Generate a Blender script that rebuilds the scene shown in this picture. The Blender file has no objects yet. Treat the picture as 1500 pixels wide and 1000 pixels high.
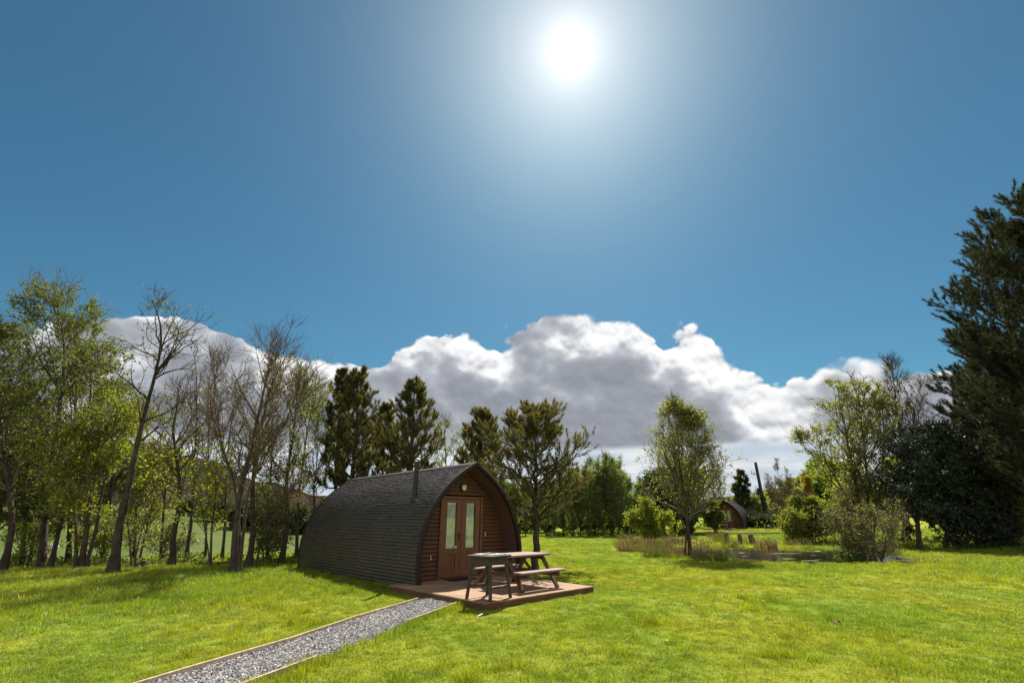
import bpy, bmesh, math, random
import numpy as np
from mathutils import Vector, Matrix, Euler

C = bpy.context.scene.collection
SC = bpy.context.scene
R = math.radians
PI = math.pi

# ------------------------------------------------------------------ camera
PITCH, EYE, LENS = 21.3, 1.5, 16.0
cam = bpy.data.cameras.new("camera")
cam.lens = LENS
cam.sensor_width = 36
cam.clip_end = 4000
cam.clip_start = 0.05
camo = bpy.data.objects.new("camera", cam)
camo.location = (0, 0, EYE)
camo.rotation_euler = (R(90 + PITCH), 0, 0)
C.objects.link(camo)
SC.camera = camo
SC.view_settings.view_transform = 'Standard'
SC.view_settings.look = 'None'
SC.view_settings.exposure = 1.0
SC.view_settings.gamma = 1.0
SC.cycles.use_denoising = True
SC.cycles.max_bounces = 8
SC.cycles.transparent_max_bounces = 8
SC.cycles.sample_clamp_indirect = 6.0

# ------------------------------------------------------------------ sun
SUN_AZ, SUN_EL = 10.3, 53.4
sund = Vector((math.sin(R(SUN_AZ)) * math.cos(R(SUN_EL)), math.cos(R(SUN_AZ)) * math.cos(R(SUN_EL)), math.sin(R(SUN_EL))))
sl = bpy.data.lights.new("sun", 'SUN')
sl.energy = 5.0
sl.angle = R(0.53)
sl.color = (1.0, 0.94, 0.84)
slo = bpy.data.objects.new("sun", sl)
slo.rotation_euler = sund.to_track_quat('Z', 'Y').to_euler()
slo.location = (0, 0, 60)
C.objects.link(slo)


# ------------------------------------------------------------------ node helpers
class NT:
    def __init__(s, tree):
        s.t = tree
        s.n = tree.nodes
        s.l = tree.links

    def put(s, sock, v):
        if v is None:
            return
        if isinstance(v, bpy.types.NodeSocket):
            s.l.new(v, sock)
        else:
            if sock.type == 'RGBA' and not isinstance(v, (int, float)) and len(v) == 3:
                v = (*v, 1)
            sock.default_value = v

    def m(s, op, a, b=None, c=None, clamp=False):
        n = s.n.new('ShaderNodeMath')
        n.operation = op
        n.use_clamp = clamp
        s.put(n.inputs[0], a)
        s.put(n.inputs[1], b)
        s.put(n.inputs[2], c)
        return n.outputs[0]

    def vm(s, op, a, b=None, out=0):
        n = s.n.new('ShaderNodeVectorMath')
        n.operation = op
        s.put(n.inputs[0], a)
        if op == 'SCALE':
            s.put(n.inputs['Scale'], b)
        else:
            s.put(n.inputs[1], b)
        return n.outputs[out]

    def mix(s, f, a, b, mode='MIX'):
        n = s.n.new('ShaderNodeMix')
        n.data_type = 'RGBA'
        n.blend_type = mode
        s.put(n.inputs[0], f)
        s.put(n.inputs[6], a)
        s.put(n.inputs[7], b)
        return n.outputs[2]

    def smooth(s, x, lo, hi, a=0.0, b=1.0):
        n = s.n.new('ShaderNodeMapRange')
        n.interpolation_type = 'SMOOTHSTEP'
        s.put(n.inputs[0], x)
        s.put(n.inputs[1], lo)
        s.put(n.inputs[2], hi)
        s.put(n.inputs[3], a)
        s.put(n.inputs[4], b)
        return n.outputs[0]

    def noise(s, v, scale, detail=4, rough=0.5, dist=0.0, col=False):
        n = s.n.new('ShaderNodeTexNoise')
        s.put(n.inputs['Vector'], v)
        n.inputs['Scale'].default_value = scale
        n.inputs['Detail'].default_value = detail
        n.inputs['Roughness'].default_value = rough
        n.inputs['Distortion'].default_value = dist
        return n.outputs[1 if col else 0]

    def voro(s, v, scale, detail=0, rough=0.5, smoothness=0.6):
        n = s.n.new('ShaderNodeTexVoronoi')
        n.feature = 'SMOOTH_F1'
        s.put(n.inputs['Vector'], v)
        n.inputs['Scale'].default_value = scale
        n.inputs['Detail'].default_value = detail
        n.inputs['Roughness'].default_value = rough
        n.inputs['Smoothness'].default_value = smoothness
        return n.outputs[0]

    def comb(s, x, y, z):
        n = s.n.new('ShaderNodeCombineXYZ')
        s.put(n.inputs[0], x)
        s.put(n.inputs[1], y)
        s.put(n.inputs[2], z)
        return n.outputs[0]

    def sep(s, v):
        n = s.n.new('ShaderNodeSeparateXYZ')
        s.put(n.inputs[0], v)
        return n.outputs

    def ramp(s, f, stops):
        n = s.n.new('ShaderNodeValToRGB')
        s.put(n.inputs[0], f)
        e = n.color_ramp.elements
        e[0].position, e[0].color = stops[0][0], (*stops[0][1], 1)
        e[1].position, e[1].color = stops[-1][0], (*stops[-1][1], 1)
        for p, c in stops[1:-1]:
            k = e.new(p)
            k.color = (*c, 1)
        return n.outputs[0]

    def curve(s, x, pts):
        n = s.n.new('ShaderNodeFloatCurve')
        cu = n.mapping.curves[0]
        n.mapping.extend = 'HORIZONTAL'
        cu.points[0].location = pts[0]
        cu.points[1].location = pts[-1]
        for p in pts[1:-1]:
            cu.points.new(*p)
        n.mapping.update()
        s.put(n.inputs['Value'], x)
        n.inputs['Factor'].default_value = 1
        return n.outputs[0]


# ------------------------------------------------------------------ world: sky, sun's aureole, cloud bank, added fill cloud behind the camera
W = bpy.data.worlds.new("World")
SC.world = W
W.use_nodes = True
w = NT(W.node_tree)
w.n.clear()
BG = 0.05
sky = w.n.new('ShaderNodeTexSky')
sky.sky_type = 'NISHITA'
sky.sun_disc = False
sky.sun_elevation = R(SUN_EL)
sky.sun_rotation = R(SUN_AZ)
sky.altitude = 100
sky.air_density = 1.0
sky.dust_density = 0.6
sky.ozone_density = 1.6
tc = w.n.new('ShaderNodeTexCoord')
d = w.vm('NORMALIZE', tc.outputs['Generated'])
dx, dy, dz = w.sep(d)
az = w.m('ARCTAN2', dx, dy)
el = w.m('ARCSINE', dz)
# the bright air round the sun
theta = w.m('ARCCOSINE', w.m('MINIMUM', w.vm('DOT_PRODUCT', d, tuple(sund), out=1), 0.999999))
a1 = w.m('MULTIPLY', w.m('EXPONENT', w.m('DIVIDE', theta, -0.030)), 0.34 / BG)
a2 = w.m('MULTIPLY', w.m('EXPONENT', w.m('DIVIDE', theta, -0.135)), 0.35 / BG)
skyc = w.mix(1.0, sky.outputs[0], (0.37, 0.72, 0.76), 'MULTIPLY')
skyc = w.mix(1.0, skyc, w.vm('SCALE', (1.0, 0.97, 0.95), a1), 'ADD')
skyc = w.mix(1.0, skyc, w.vm('SCALE', (1.0, 0.60, 0.55), a2), 'ADD')
# cloud bank top by azimuth, elevation (degrees); cloud behind camera is added fill
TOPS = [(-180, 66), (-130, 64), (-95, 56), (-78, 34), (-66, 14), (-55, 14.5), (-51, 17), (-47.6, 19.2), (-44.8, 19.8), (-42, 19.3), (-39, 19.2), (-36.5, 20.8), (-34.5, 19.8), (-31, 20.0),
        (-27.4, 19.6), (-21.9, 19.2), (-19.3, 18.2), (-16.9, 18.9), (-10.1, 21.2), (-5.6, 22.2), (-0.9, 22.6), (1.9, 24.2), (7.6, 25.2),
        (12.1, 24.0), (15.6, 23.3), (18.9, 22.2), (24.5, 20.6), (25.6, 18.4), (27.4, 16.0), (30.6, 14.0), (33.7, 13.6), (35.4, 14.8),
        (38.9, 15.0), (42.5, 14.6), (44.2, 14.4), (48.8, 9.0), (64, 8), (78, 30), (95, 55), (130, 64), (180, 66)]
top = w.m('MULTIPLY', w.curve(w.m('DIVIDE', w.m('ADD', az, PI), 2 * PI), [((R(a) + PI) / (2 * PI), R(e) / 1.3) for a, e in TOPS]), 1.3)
cp = w.comb(az, w.m('MULTIPLY', el, 1.25), 0.37)
wob = w.vm('SUBTRACT', w.noise(cp, 11, 2, 0.5, col=True), (0.5, 0.5, 0.5))
cpw = w.vm('ADD', cp, w.vm('SCALE', wob, 0.030))


def lump(v, scale, amp):
    f = w.voro(v, scale, 0, 0.5, 0.35)
    return w.m('MULTIPLY', w.m('SUBTRACT', 0.40, w.m('MULTIPLY', f, f)), amp)


def puffs(v):
    b = w.m('ADD', lump(v, 7.0, 0.130), lump(w.vm('ADD', v, (5.2, 1.7, 0)), 15, 0.075))
    b = w.m('ADD', b, lump(w.vm('ADD', v, (2.2, 8.7, 0)), 34, 0.034))
    b = w.m('ADD', b, lump(w.vm('ADD', v, (9.1, 3.3, 0)), 75, 0.014))
    return w.m('ADD', b, w.m('MULTIPLY', w.m('SUBTRACT', w.noise(v, 26, 8, 0.6), 0.5), 0.034))


p0 = puffs(cpw)
p1 = puffs(w.vm('ADD', cpw, (0.002, 0.013, 0.0)))
dep = w.m('ADD', w.m('SUBTRACT', top, el), w.m('MULTIPLY', w.m('SUBTRACT', p0, 0.038), 0.62))
soft = w.smooth(w.noise(cp, 8, 3), 0.35, 0.7, 0.005, 0.030)
cmask = w.smooth(w.m('DIVIDE', dep, soft), 0.0, 1.0)
relief = w.m('MULTIPLY', w.m('SUBTRACT', p0, p1), 10.0)
big = w.noise(w.vm('ADD', cp, (3.1, 0.4, 0)), 5.5, 3, 0.5)
hgt = w.m('ADD', w.m('MULTIPLY', dep, 5.6), w.m('MULTIPLY', w.m('SUBTRACT', big, 0.5), -5.2))
lit = w.smooth(hgt, -0.30, 1.10, 1.0, 0.0)
bval = w.m('ADD', w.m('ADD', w.m('MULTIPLY', lit, 0.78), 0.10), w.m('MULTIPLY', relief, w.m('ADD', 0.30, w.m('MULTIPLY', lit, 0.95))), clamp=True)
ccol = w.ramp(bval, [(0.0, (0.23, 0.25, 0.29)), (0.28, (0.34, 0.36, 0.405)), (0.50, (0.47, 0.49, 0.53)), (0.70, (0.72, 0.73, 0.745)), (1.0, (0.97, 0.965, 0.95))])
# pale far air and streaky cloud below the flat base
base_e = w.m('ADD', R(7.7), w.m('MULTIPLY', w.m('SUBTRACT', w.noise(w.comb(w.m('MULTIPLY', az, 0.6), el, 0.9), 10, 4), 0.5), 0.02))
under = w.smooth(w.m('SUBTRACT', el, base_e), -0.004, 0.014, 1.0, 0.0)
strk = w.noise(w.comb(w.m('MULTIPLY', az, 0.35), w.m('MULTIPLY', el, 2.2), 2.0), 13, 5, 0.55)
ucol = w.mix(w.smooth(strk, 0.35, 0.68), (0.47, 0.55, 0.63), (0.74, 0.76, 0.78))
ccol = w.mix(under, ccol, ucol)
# unseen cloud behind the camera, added and brightened to fill the shadows
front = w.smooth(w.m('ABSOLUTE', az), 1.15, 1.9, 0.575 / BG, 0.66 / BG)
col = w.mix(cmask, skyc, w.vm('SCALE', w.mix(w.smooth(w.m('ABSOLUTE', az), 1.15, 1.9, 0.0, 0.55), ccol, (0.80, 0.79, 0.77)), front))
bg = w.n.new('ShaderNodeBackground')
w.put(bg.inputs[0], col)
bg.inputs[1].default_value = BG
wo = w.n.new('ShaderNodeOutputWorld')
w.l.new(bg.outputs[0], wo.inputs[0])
W.cycles.sampling_method = 'MANUAL'
W.cycles.sample_map_resolution = 1024


# ------------------------------------------------------------------ materials
def new_mat(name):
    m = bpy.data.materials.new(name)
    m.use_nodes = True
    m.node_tree.nodes.clear()
    return m, NT(m.node_tree)


def finish(t, sh):
    o = t.n.new('ShaderNodeOutputMaterial')
    t.l.new(sh, o.inputs[0])


def pbsdf(t, col, rough=0.6, spec=0.5, bump=None, bstr=0.3, bdist=0.01, metal=0.0):
    p = t.n.new('ShaderNodeBsdfPrincipled')
    t.put(p.inputs['Base Color'], col)
    t.put(p.inputs['Roughness'], rough)
    p.inputs['Specular IOR Level'].default_value = spec
    p.inputs['Metallic'].default_value = metal
    if bump is not None:
        b = t.n.new('ShaderNodeBump')
        b.inputs['Strength'].default_value = bstr
        b.inputs['Distance'].default_value = bdist
        t.put(b.inputs['Height'], bump)
        t.l.new(b.outputs[0], p.inputs['Normal'])
    return p.outputs[0]


def pos(t):
    return t.n.new('ShaderNodeNewGeometry').outputs['Position']


def objc(t):
    return t.n.new('ShaderNodeTexCoord').outputs['Object']


def attr(t, name):
    a = t.n.new('ShaderNodeAttribute')
    a.attribute_name = name
    return a.outputs['Fac']


def mat_leaf(name, stops, trans=0.45, tcol=(1.5, 1.35, 0.45), gloss=0.02, grough=0.6):
    m, t = new_mat(name)
    c = t.ramp(attr(t, 'tint'), stops)
    df = t.n.new('ShaderNodeBsdfDiffuse')
    t.put(df.inputs[0], c)
    tr = t.n.new('ShaderNodeBsdfTranslucent')
    t.put(tr.inputs[0], t.mix(1.0, c, tcol, 'MULTIPLY'))
    x = t.n.new('ShaderNodeMixShader')
    x.inputs[0].default_value = trans
    t.l.new(df.outputs[0], x.inputs[1])
    t.l.new(tr.outputs[0], x.inputs[2])
    g = t.n.new('ShaderNodeBsdfGlossy')
    g.inputs['Roughness'].default_value = grough
    g.inputs[0].default_value = (0.9, 0.95, 1, 1)
    y = t.n.new('ShaderNodeMixShader')
    y.inputs[0].default_value = gloss
    t.l.new(x.outputs[0], y.inputs[1])
    t.l.new(g.outputs[0], y.inputs[2])
    finish(t, y.outputs[0])
    return m


def mat_bark(name, c1, c2, scale=9):
    m, t = new_mat(name)
    o = objc(t)
    v = t.vm('MULTIPLY', o, (1, 1, 0.35))
    n = t.noise(v, scale, 6, 0.65)
    n2 = t.noise(o, 2.2, 3)
    c = t.mix(t.smooth(n, 0.3, 0.7), c1, c2)
    c = t.mix(t.m('MULTIPLY', t.smooth(n2, 0.5, 0.75), 0.5), c, (0.10, 0.115, 0.075))
    finish(t, pbsdf(t, c, 0.9, 0.2, n, 0.8, 0.02))
    return m


def mat_wood(name, c1, c2, rough=0.6, spec=0.4, stretch=(1.2, 9, 9), scale=5, bstr=0.35):
    m, t = new_mat(name)
    v = t.vm('MULTIPLY', objc(t), stretch)
    n = t.noise(v, scale, 6, 0.62, 0.6)
    n2 = t.noise(objc(t), 1.7, 4, 0.55)
    f = t.m('ADD', t.m('MULTIPLY', n, 0.7), t.m('MULTIPLY', n2, 0.3))
    c = t.mix(t.smooth(f, 0.36, 0.64), c1, c2)
    finish(t, pbsdf(t, c, t.smooth(n, 0.2, 0.8, rough - 0.08, rough + 0.12), spec, n, bstr, 0.006))
    return m


def mat_plain(name, c, rough=0.6, spec=0.5, metal=0.0, vary=0.25, scale=14):
    m, t = new_mat(name)
    n = t.noise(objc(t), scale, 5, 0.6)
    k = t.smooth(n, 0.25, 0.75, 1 - vary, 1 + vary)
    finish(t, pbsdf(t, t.vm('SCALE', c, k), t.smooth(n, 0.2, 0.8, max(rough - .08, .05), min(rough + .1, 1)), spec, n, 0.12, 0.004, metal))
    return m


def grass_patch(t, p):
    a = t.noise(p, 0.42, 4, 0.6)
    b = t.noise(t.vm('ADD', p, (31, 7, 0)), 1.7, 4, 0.6)
    c = t.noise(t.vm('ADD', p, (3, 57, 0)), 0.16, 2, 0.5)
    return a, b, c


GR_Y, GR_G, GR_D = (0.225, 0.250, 0.016), (0.150, 0.215, 0.013), (0.085, 0.150, 0.013)


def grass_col(t, p):
    a, b, c = grass_patch(t, p)
    f = t.smooth(t.m('ADD', t.m('MULTIPLY', a, 0.6), t.m('MULTIPLY', c, 0.4)), 0.40, 0.58)
    col = t.mix(f, GR_G, GR_Y)
    return t.mix(t.m('MULTIPLY', t.smooth(b, 0.56, 0.72), 0.75), col, GR_D)


def mat_grass(name, tr=0.5, dry=0.12):
    m, t = new_mat(name)
    oi = t.n.new('ShaderNodeObjectInfo')
    c = grass_col(t, pos(t))
    rnd = oi.outputs['Random']
    c = t.vm('SCALE', c, t.smooth(rnd, 0, 1, 0.72, 1.28))
    c = t.mix(t.m('MULTIPLY', t.smooth(t.m('FRACT', t.m('MULTIPLY', rnd, 37.7)), 1 - dry, 1.0), 0.55), c, (0.30, 0.24, 0.07))
    df = t.n.new('ShaderNodeBsdfDiffuse')
    t.put(df.inputs[0], c)
    tl = t.n.new('ShaderNodeBsdfTranslucent')
    t.put(tl.inputs[0], t.mix(1.0, c, (1.55, 1.55, 0.7), 'MULTIPLY'))
    x = t.n.new('ShaderNodeMixShader')
    x.inputs[0].default_value = tr
    t.l.new(df.outputs[0], x.inputs[1])
    t.l.new(tl.outputs[0], x.inputs[2])
    g = t.n.new('ShaderNodeBsdfGlossy')
    g.inputs['Roughness'].default_value = 0.45
    y = t.n.new('ShaderNodeMixShader')
    y.inputs[0].default_value = 0.035
    t.l.new(x.outputs[0], y.inputs[1])
    t.l.new(g.outputs[0], y.inputs[2])
    finish(t, y.outputs[0])
    return m


M = {}


def make_materials():
    m, t = new_mat('lawn_soil')
    p = pos(t)
    c = grass_col(t, p)
    n = t.noise(p, 24, 6, 0.7)
    c = t.mix(t.smooth(n, 0.42, 0.62), t.vm('SCALE', c, 0.75), t.vm('SCALE', c, 1.35))
    c = t.mix(t.m('MULTIPLY', t.smooth(t.noise(p, 3.1, 5, 0.6), 0.60, 0.75), 0.5), c, (0.13, 0.10, 0.05))
    # muddy bank and bed of the pond lie low
    c = t.mix(t.smooth(t.sep(p)[2], -0.12, -0.05, 1.0, 0.0), c, (0.075, 0.055, 0.035))
    finish(t, pbsdf(t, c, 0.95, 0.1, n, 0.9, 0.05))
    M['lawn'] = m
    m, t = new_mat('field_grass')
    p = pos(t)
    n = t.noise(p, 0.08, 5, 0.6)
    n2 = t.noise(p, 1.6, 5, 0.7)
    c = t.mix(t.smooth(n, 0.35, 0.65), (0.060, 0.092, 0.018), (0.090, 0.112, 0.025))
    c = t.vm('SCALE', c, t.smooth(n2, 0.25, 0.75, 0.75, 1.25))
    finish(t, pbsdf(t, c, 0.95, 0.1, n2, 0.8, 0.2))
    M['field'] = m
    m, t = new_mat('moor')
    p = pos(t)
    n = t.noise(p, 0.035, 7, 0.7)
    n2 = t.noise(p, 0.012, 4, 0.6)
    c = t.ramp(n, [(0.3, (0.012, 0.018, 0.008)), (0.48, (0.032, 0.024, 0.018)), (0.62, (0.046, 0.034, 0.025)), (0.75, (0.030, 0.036, 0.015))])
    c = t.mix(t.smooth(n2, 0.52, 0.64), c, (0.025, 0.035, 0.014))
    finish(t, pbsdf(t, c, 1.0, 0.0, n, 1.0, 6.0))
    M['moor'] = m
    # pond: dark clear water with drifts of pale floating weed
    m, t = new_mat('pond_water')
    p = pos(t)
    n = t.noise(t.vm('MULTIPLY', p, (0.55, 1.3, 1)), 1.0, 5, 0.6, 0.4)
    rip = t.noise(p, 5, 3, 0.5)
    wat = pbsdf(t, (0.012, 0.016, 0.012), 0.06, 0.6, rip, 0.06, 0.05)
    weed = pbsdf(t, t.mix(t.noise(p, 9, 4), (0.15, 0.12, 0.085), (0.30, 0.26, 0.19)), 0.85, 0.3, t.noise(p, 22, 4), 0.8, 0.02)
    x = t.n.new('ShaderNodeMixShader')
    t.put(x.inputs[0], t.smooth(n, 0.60, 0.65))
    t.l.new(wat, x.inputs[1])
    t.l.new(weed, x.inputs[2])
    finish(t, x.outputs[0])
    M['water'] = m
    M['grass'] = mat_grass('grass_blade')
    M['long_grass'] = mat_grass('long_grass_blade', 0.5, 0.04)
    M['bark'] = mat_bark('grey_bark', (0.040, 0.030, 0.023), (0.088, 0.068, 0.052))
    M['bark_dark'] = mat_bark('dark_bark', (0.030, 0.022, 0.018), (0.074, 0.057, 0.044))
    M['bark_pine'] = mat_bark('pine_bark', (0.042, 0.030, 0.022), (0.105, 0.072, 0.050), 6)
    M['twig'] = mat_bark('budding_twig', (0.085, 0.060, 0.040), (0.17, 0.13, 0.085), 20)
    M['leaf_alder'] = mat_leaf('alder_leaf', [(0, (0.060, 0.085, 0.020)), (0.6, (0.115, 0.150, 0.030)), (1, (0.21, 0.24, 0.04))], 0.6)
    M['leaf_spring'] = mat_leaf('spring_leaf', [(0, (0.12, 0.165, 0.024)), (0.6, (0.21, 0.255, 0.034)), (1, (0.33, 0.35, 0.05))], 0.6)
    M['leaf_olive'] = mat_leaf('olive_leaf', [(0, (0.11, 0.135, 0.045)), (0.6, (0.20, 0.225, 0.075)), (1, (0.31, 0.32, 0.12))], 0.6, (1.45, 1.4, .6))
    M['leaf_bud'] = mat_leaf('brown_bud', [(0, (0.12, 0.090, 0.045)), (0.6, (0.19, 0.16, 0.06)), (1, (0.24, 0.23, 0.06))], 0.5)
    M['leaf_poplar'] = mat_leaf('poplar_leaf', [(0, (0.12, 0.165, 0.05)), (0.6, (0.19, 0.25, 0.075)), (1, (0.29, 0.33, 0.10))], 0.6, (1.4, 1.4, .6))
    M['leaf_dark'] = mat_leaf('dark_leaf', [(0, (0.028, 0.042, 0.018)), (0.7, (0.055, 0.080, 0.028)), (1, (0.11, 0.13, 0.04))], 0.35)
    M['leaf_holly'] = mat_leaf('holly_leaf', [(0, (0.022, 0.032, 0.022)), (0.8, (0.042, 0.062, 0.034)), (1, (0.08, 0.10, 0.05))], 0.08, (1, 1, .6), 0.025, 0.45)
    M['leaf_gold'] = mat_leaf('golden_leaf', [(0, (0.20, 0.13, 0.012)), (0.6, (0.32, 0.21, 0.02)), (1, (0.40, 0.28, 0.03))], 0.4)
    M['needle'] = mat_leaf('pine_needle', [(0, (0.060, 0.064, 0.022)), (0.6, (0.13, 0.125, 0.040)), (1, (0.25, 0.215, 0.065))], 0.5, (1.3, 1.2, .5), 0.03)
    M['needle_dark'] = mat_leaf('dark_pine_needle', [(0, (0.022, 0.028, 0.014)), (0.7, (0.042, 0.050, 0.020)), (1, (0.11, 0.10, 0.034))], 0.28, (1.3, 1.2, .5), 0.03)
    M['reed'] = mat_leaf('dry_reed', [(0, (0.080, 0.050, 0.026)), (0.55, (0.175, 0.118, 0.060)), (1, (0.42, 0.32, 0.17))], 0.35, (1.2, 1.1, .9), 0.02)
    M['reed_green'] = mat_leaf('green_reed', [(0, (0.05, 0.075, 0.02)), (0.6, (0.09, 0.12, 0.03)), (1, (0.25, 0.24, 0.08))], 0.4)
    M['weed'] = mat_leaf('undergrowth_leaf', [(0, (0.03, 0.055, 0.012)), (0.6, (0.07, 0.105, 0.02)), (1, (0.15, 0.15, 0.05))], 0.4)
    M['clad'] = mat_wood('tarred_shingle', (0.026, 0.021, 0.0195), (0.062, 0.050, 0.046), 0.42, 0.50, (9, 1.5, 9), 3.2, 0.5)
    M['trim'] = mat_wood('tarred_trim', (0.018, 0.013, 0.011), (0.038, 0.027, 0.022), 0.7, 0.2, (3, 3, 3), 5)
    M['soffit'] = mat_wood('stained_soffit', (0.040, 0.017, 0.011), (0.070, 0.030, 0.019), 0.6, 0.3, (8, 1, 8), 4)
    M['log'] = mat_wood('stained_log_board', (0.068, 0.027, 0.013), (0.115, 0.046, 0.021), 0.6, 0.35, (1.0, 6, 9), 4)
    M['door'] = mat_wood('stained_door', (0.105, 0.036, 0.015), (0.175, 0.066, 0.026), 0.5, 0.45, (8, 8, 1.1), 4)
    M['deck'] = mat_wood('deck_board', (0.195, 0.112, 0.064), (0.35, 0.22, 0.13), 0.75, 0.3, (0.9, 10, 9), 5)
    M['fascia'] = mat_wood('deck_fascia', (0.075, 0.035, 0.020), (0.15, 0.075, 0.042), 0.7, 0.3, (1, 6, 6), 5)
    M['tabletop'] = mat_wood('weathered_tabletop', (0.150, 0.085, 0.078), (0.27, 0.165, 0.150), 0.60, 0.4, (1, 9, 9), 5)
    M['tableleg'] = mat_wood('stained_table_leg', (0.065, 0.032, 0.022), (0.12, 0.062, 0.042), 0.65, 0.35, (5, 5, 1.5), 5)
    M['stand'] = mat_wood('dark_stand_wood', (0.034, 0.024, 0.020), (0.068, 0.048, 0.040), 0.6, 0.4, (5, 5, 1.5), 6)
    M['slab'] = mat_plain('grey_slab', (0.33, 0.30, 0.29), 0.5, 0.5)
    M['edging'] = mat_wood('pale_edging', (0.34, 0.25, 0.16), (0.58, 0.46, 0.32), 0.8, 0.3, (4, 4, 6), 4)
    M['post'] = mat_wood('weathered_post', (0.085, 0.065, 0.05), (0.17, 0.135, 0.105), 0.85, 0.2, (6, 6, 1), 5)
    M['rail'] = mat_wood('weathered_rail', (0.22, 0.155, 0.10), (0.36, 0.27, 0.18), 0.8, 0.2, (1, 8, 8), 5)
    M['iron'] = mat_plain('black_iron', (0.018, 0.018, 0.019), 0.45, 0.5, 0.6)
    M['flue'] = mat_plain('flue_metal', (0.030, 0.026, 0.024), 0.55, 0.4, 0.2)
    M['brass'] = mat_plain('pale_brass', (0.62, 0.58, 0.48), 0.35, 0.5, 0.6)
    M['lamp'] = mat_plain('opal_glass', (0.62, 0.56, 0.36), 0.35, 0.5, 0, 0.1)
    M['mat'] = mat_plain('rubber_mat', (0.035, 0.028, 0.024), 0.95, 0.1, 0, 0.4, 60)
    M['wool'] = mat_plain('wool', (0.62, 0.58, 0.50), 0.95, 0.1, 0, 0.18, 30)
    M['face'] = mat_plain('sheep_face', (0.30, 0.26, 0.22), 0.9, 0.1)
    M['feather'] = mat_plain('white_feather', (0.75, 0.74, 0.70), 0.8, 0.2)
    M['dandelion'] = mat_plain('dandelion_yellow', (0.75, 0.55, 0.02), 0.8, 0.2)
    M['deadleaf'] = mat_plain('dead_leaf', (0.16, 0.085, 0.045), 0.8, 0.2)
    m, t = new_mat('curtain')
    o = objc(t)
    wv = t.m('SINE', t.m('MULTIPLY', t.m('ADD', t.sep(o)[0], t.m('MULTIPLY', t.noise(o, 3, 3), 0.08)), 95))
    c = t.mix(t.smooth(t.noise(o, 5, 4), 0.35, 0.65), (0.60, 0.64, 0.54), (0.80, 0.82, 0.73))
    finish(t, pbsdf(t, c, 0.9, 0.1, wv, 0.5, 0.015))
    M['curtain'] = m
    m, t = new_mat('window_glass')
    g = t.n.new('ShaderNodeBsdfGlossy')
    g.inputs['Roughness'].default_value = 0.03
    tp = t.n.new('ShaderNodeBsdfTransparent')
    tp.inputs[0].default_value = (0.93, 0.96, 0.94, 1)
    x = t.n.new('ShaderNodeMixShader')
    x.inputs[0].default_value = 0.10
    t.l.new(tp.outputs[0], x.inputs[1])
    t.l.new(g.outputs[0], x.inputs[2])
    finish(t, x.outputs[0])
    M['glass'] = m
    m, t = new_mat('gravel_bed')
    p = pos(t)
    n = t.noise(p, 55, 4, 0.7)
    finish(t, pbsdf(t, t.ramp(n, [(0.35, (0.14, 0.13, 0.125)), (0.5, (0.33, 0.31, 0.30)), (0.65, (0.52, 0.50, 0.49))]), 0.9, 0.2, n, 1, 0.03))
    M['gravel'] = m
    m, t = new_mat('gravel_stone')
    oi = t.n.new('ShaderNodeObjectInfo')
    c = t.ramp(oi.outputs['Random'], [(0, (0.09, 0.085, 0.085)), (0.3, (0.19, 0.178, 0.178)), (0.7, (0.33, 0.315, 0.31)), (1, (0.62, 0.59, 0.56))])
    finish(t, pbsdf(t, t.vm('SCALE', c, t.smooth(t.noise(objc(t), 3, 3), .2, .8, .8, 1.2)), 0.85, 0.3))
    M['stone'] = m


make_materials()


# ------------------------------------------------------------------ object helpers
def set_props(o, label=None, cat=None, group=None, kind=None):
    for k, v in (('label', label), ('category', cat), ('group', group), ('kind', kind)):
        if v:
            o[k] = v
    return o


def thing(name, label, cat, loc=(0, 0, 0), rotz=0.0, group=None):
    o = bpy.data.objects.new(name, None)
    o.empty_display_size = 0.2
    C.objects.link(o)
    o.location = loc
    o.rotation_euler = (0, 0, rotz)
    return set_props(o, label, cat, group)


def link_mesh(name, me, mats, parent=None, smooth=False):
    o = bpy.data.objects.new(name, me)
    C.objects.link(o)
    for m in (mats if isinstance(mats, (list, tuple)) else [mats]):
        me.materials.append(m)
    if parent is not None:
        o.parent = parent
    if smooth:
        me.polygons.foreach_set('use_smooth', np.ones(len(me.polygons), dtype=bool))
    return o


def np_mesh(name, V, F, tint=None):
    """V (n,3); F list of (m,k) arrays with k = 3 or 4"""
    me = bpy.data.meshes.new(name)
    V = np.asarray(V, dtype=np.float32)
    if not isinstance(F, (list, tuple)):
        F = [F]
    F = [np.asarray(f, dtype=np.int32) for f in F if len(f)]
    loops = np.concatenate([f.ravel() for f in F])
    tot = np.concatenate([np.full(len(f), f.shape[1], dtype=np.int32) for f in F])
    start = np.concatenate([[0], np.cumsum(tot)[:-1]]).astype(np.int32)
    me.vertices.add(len(V))
    me.vertices.foreach_set('co', V.ravel())
    me.loops.add(len(loops))
    me.loops.foreach_set('vertex_index', loops)
    me.polygons.add(len(tot))
    me.polygons.foreach_set('loop_start', start)
    me.polygons.foreach_set('loop_total', tot)
    if tint is not None:
        a = me.attributes.new('tint', 'FLOAT', 'POINT')
        a.data.foreach_set('value', np.asarray(tint, dtype=np.float32))
    me.update(calc_edges=True)
    me.validate()
    return me


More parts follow.
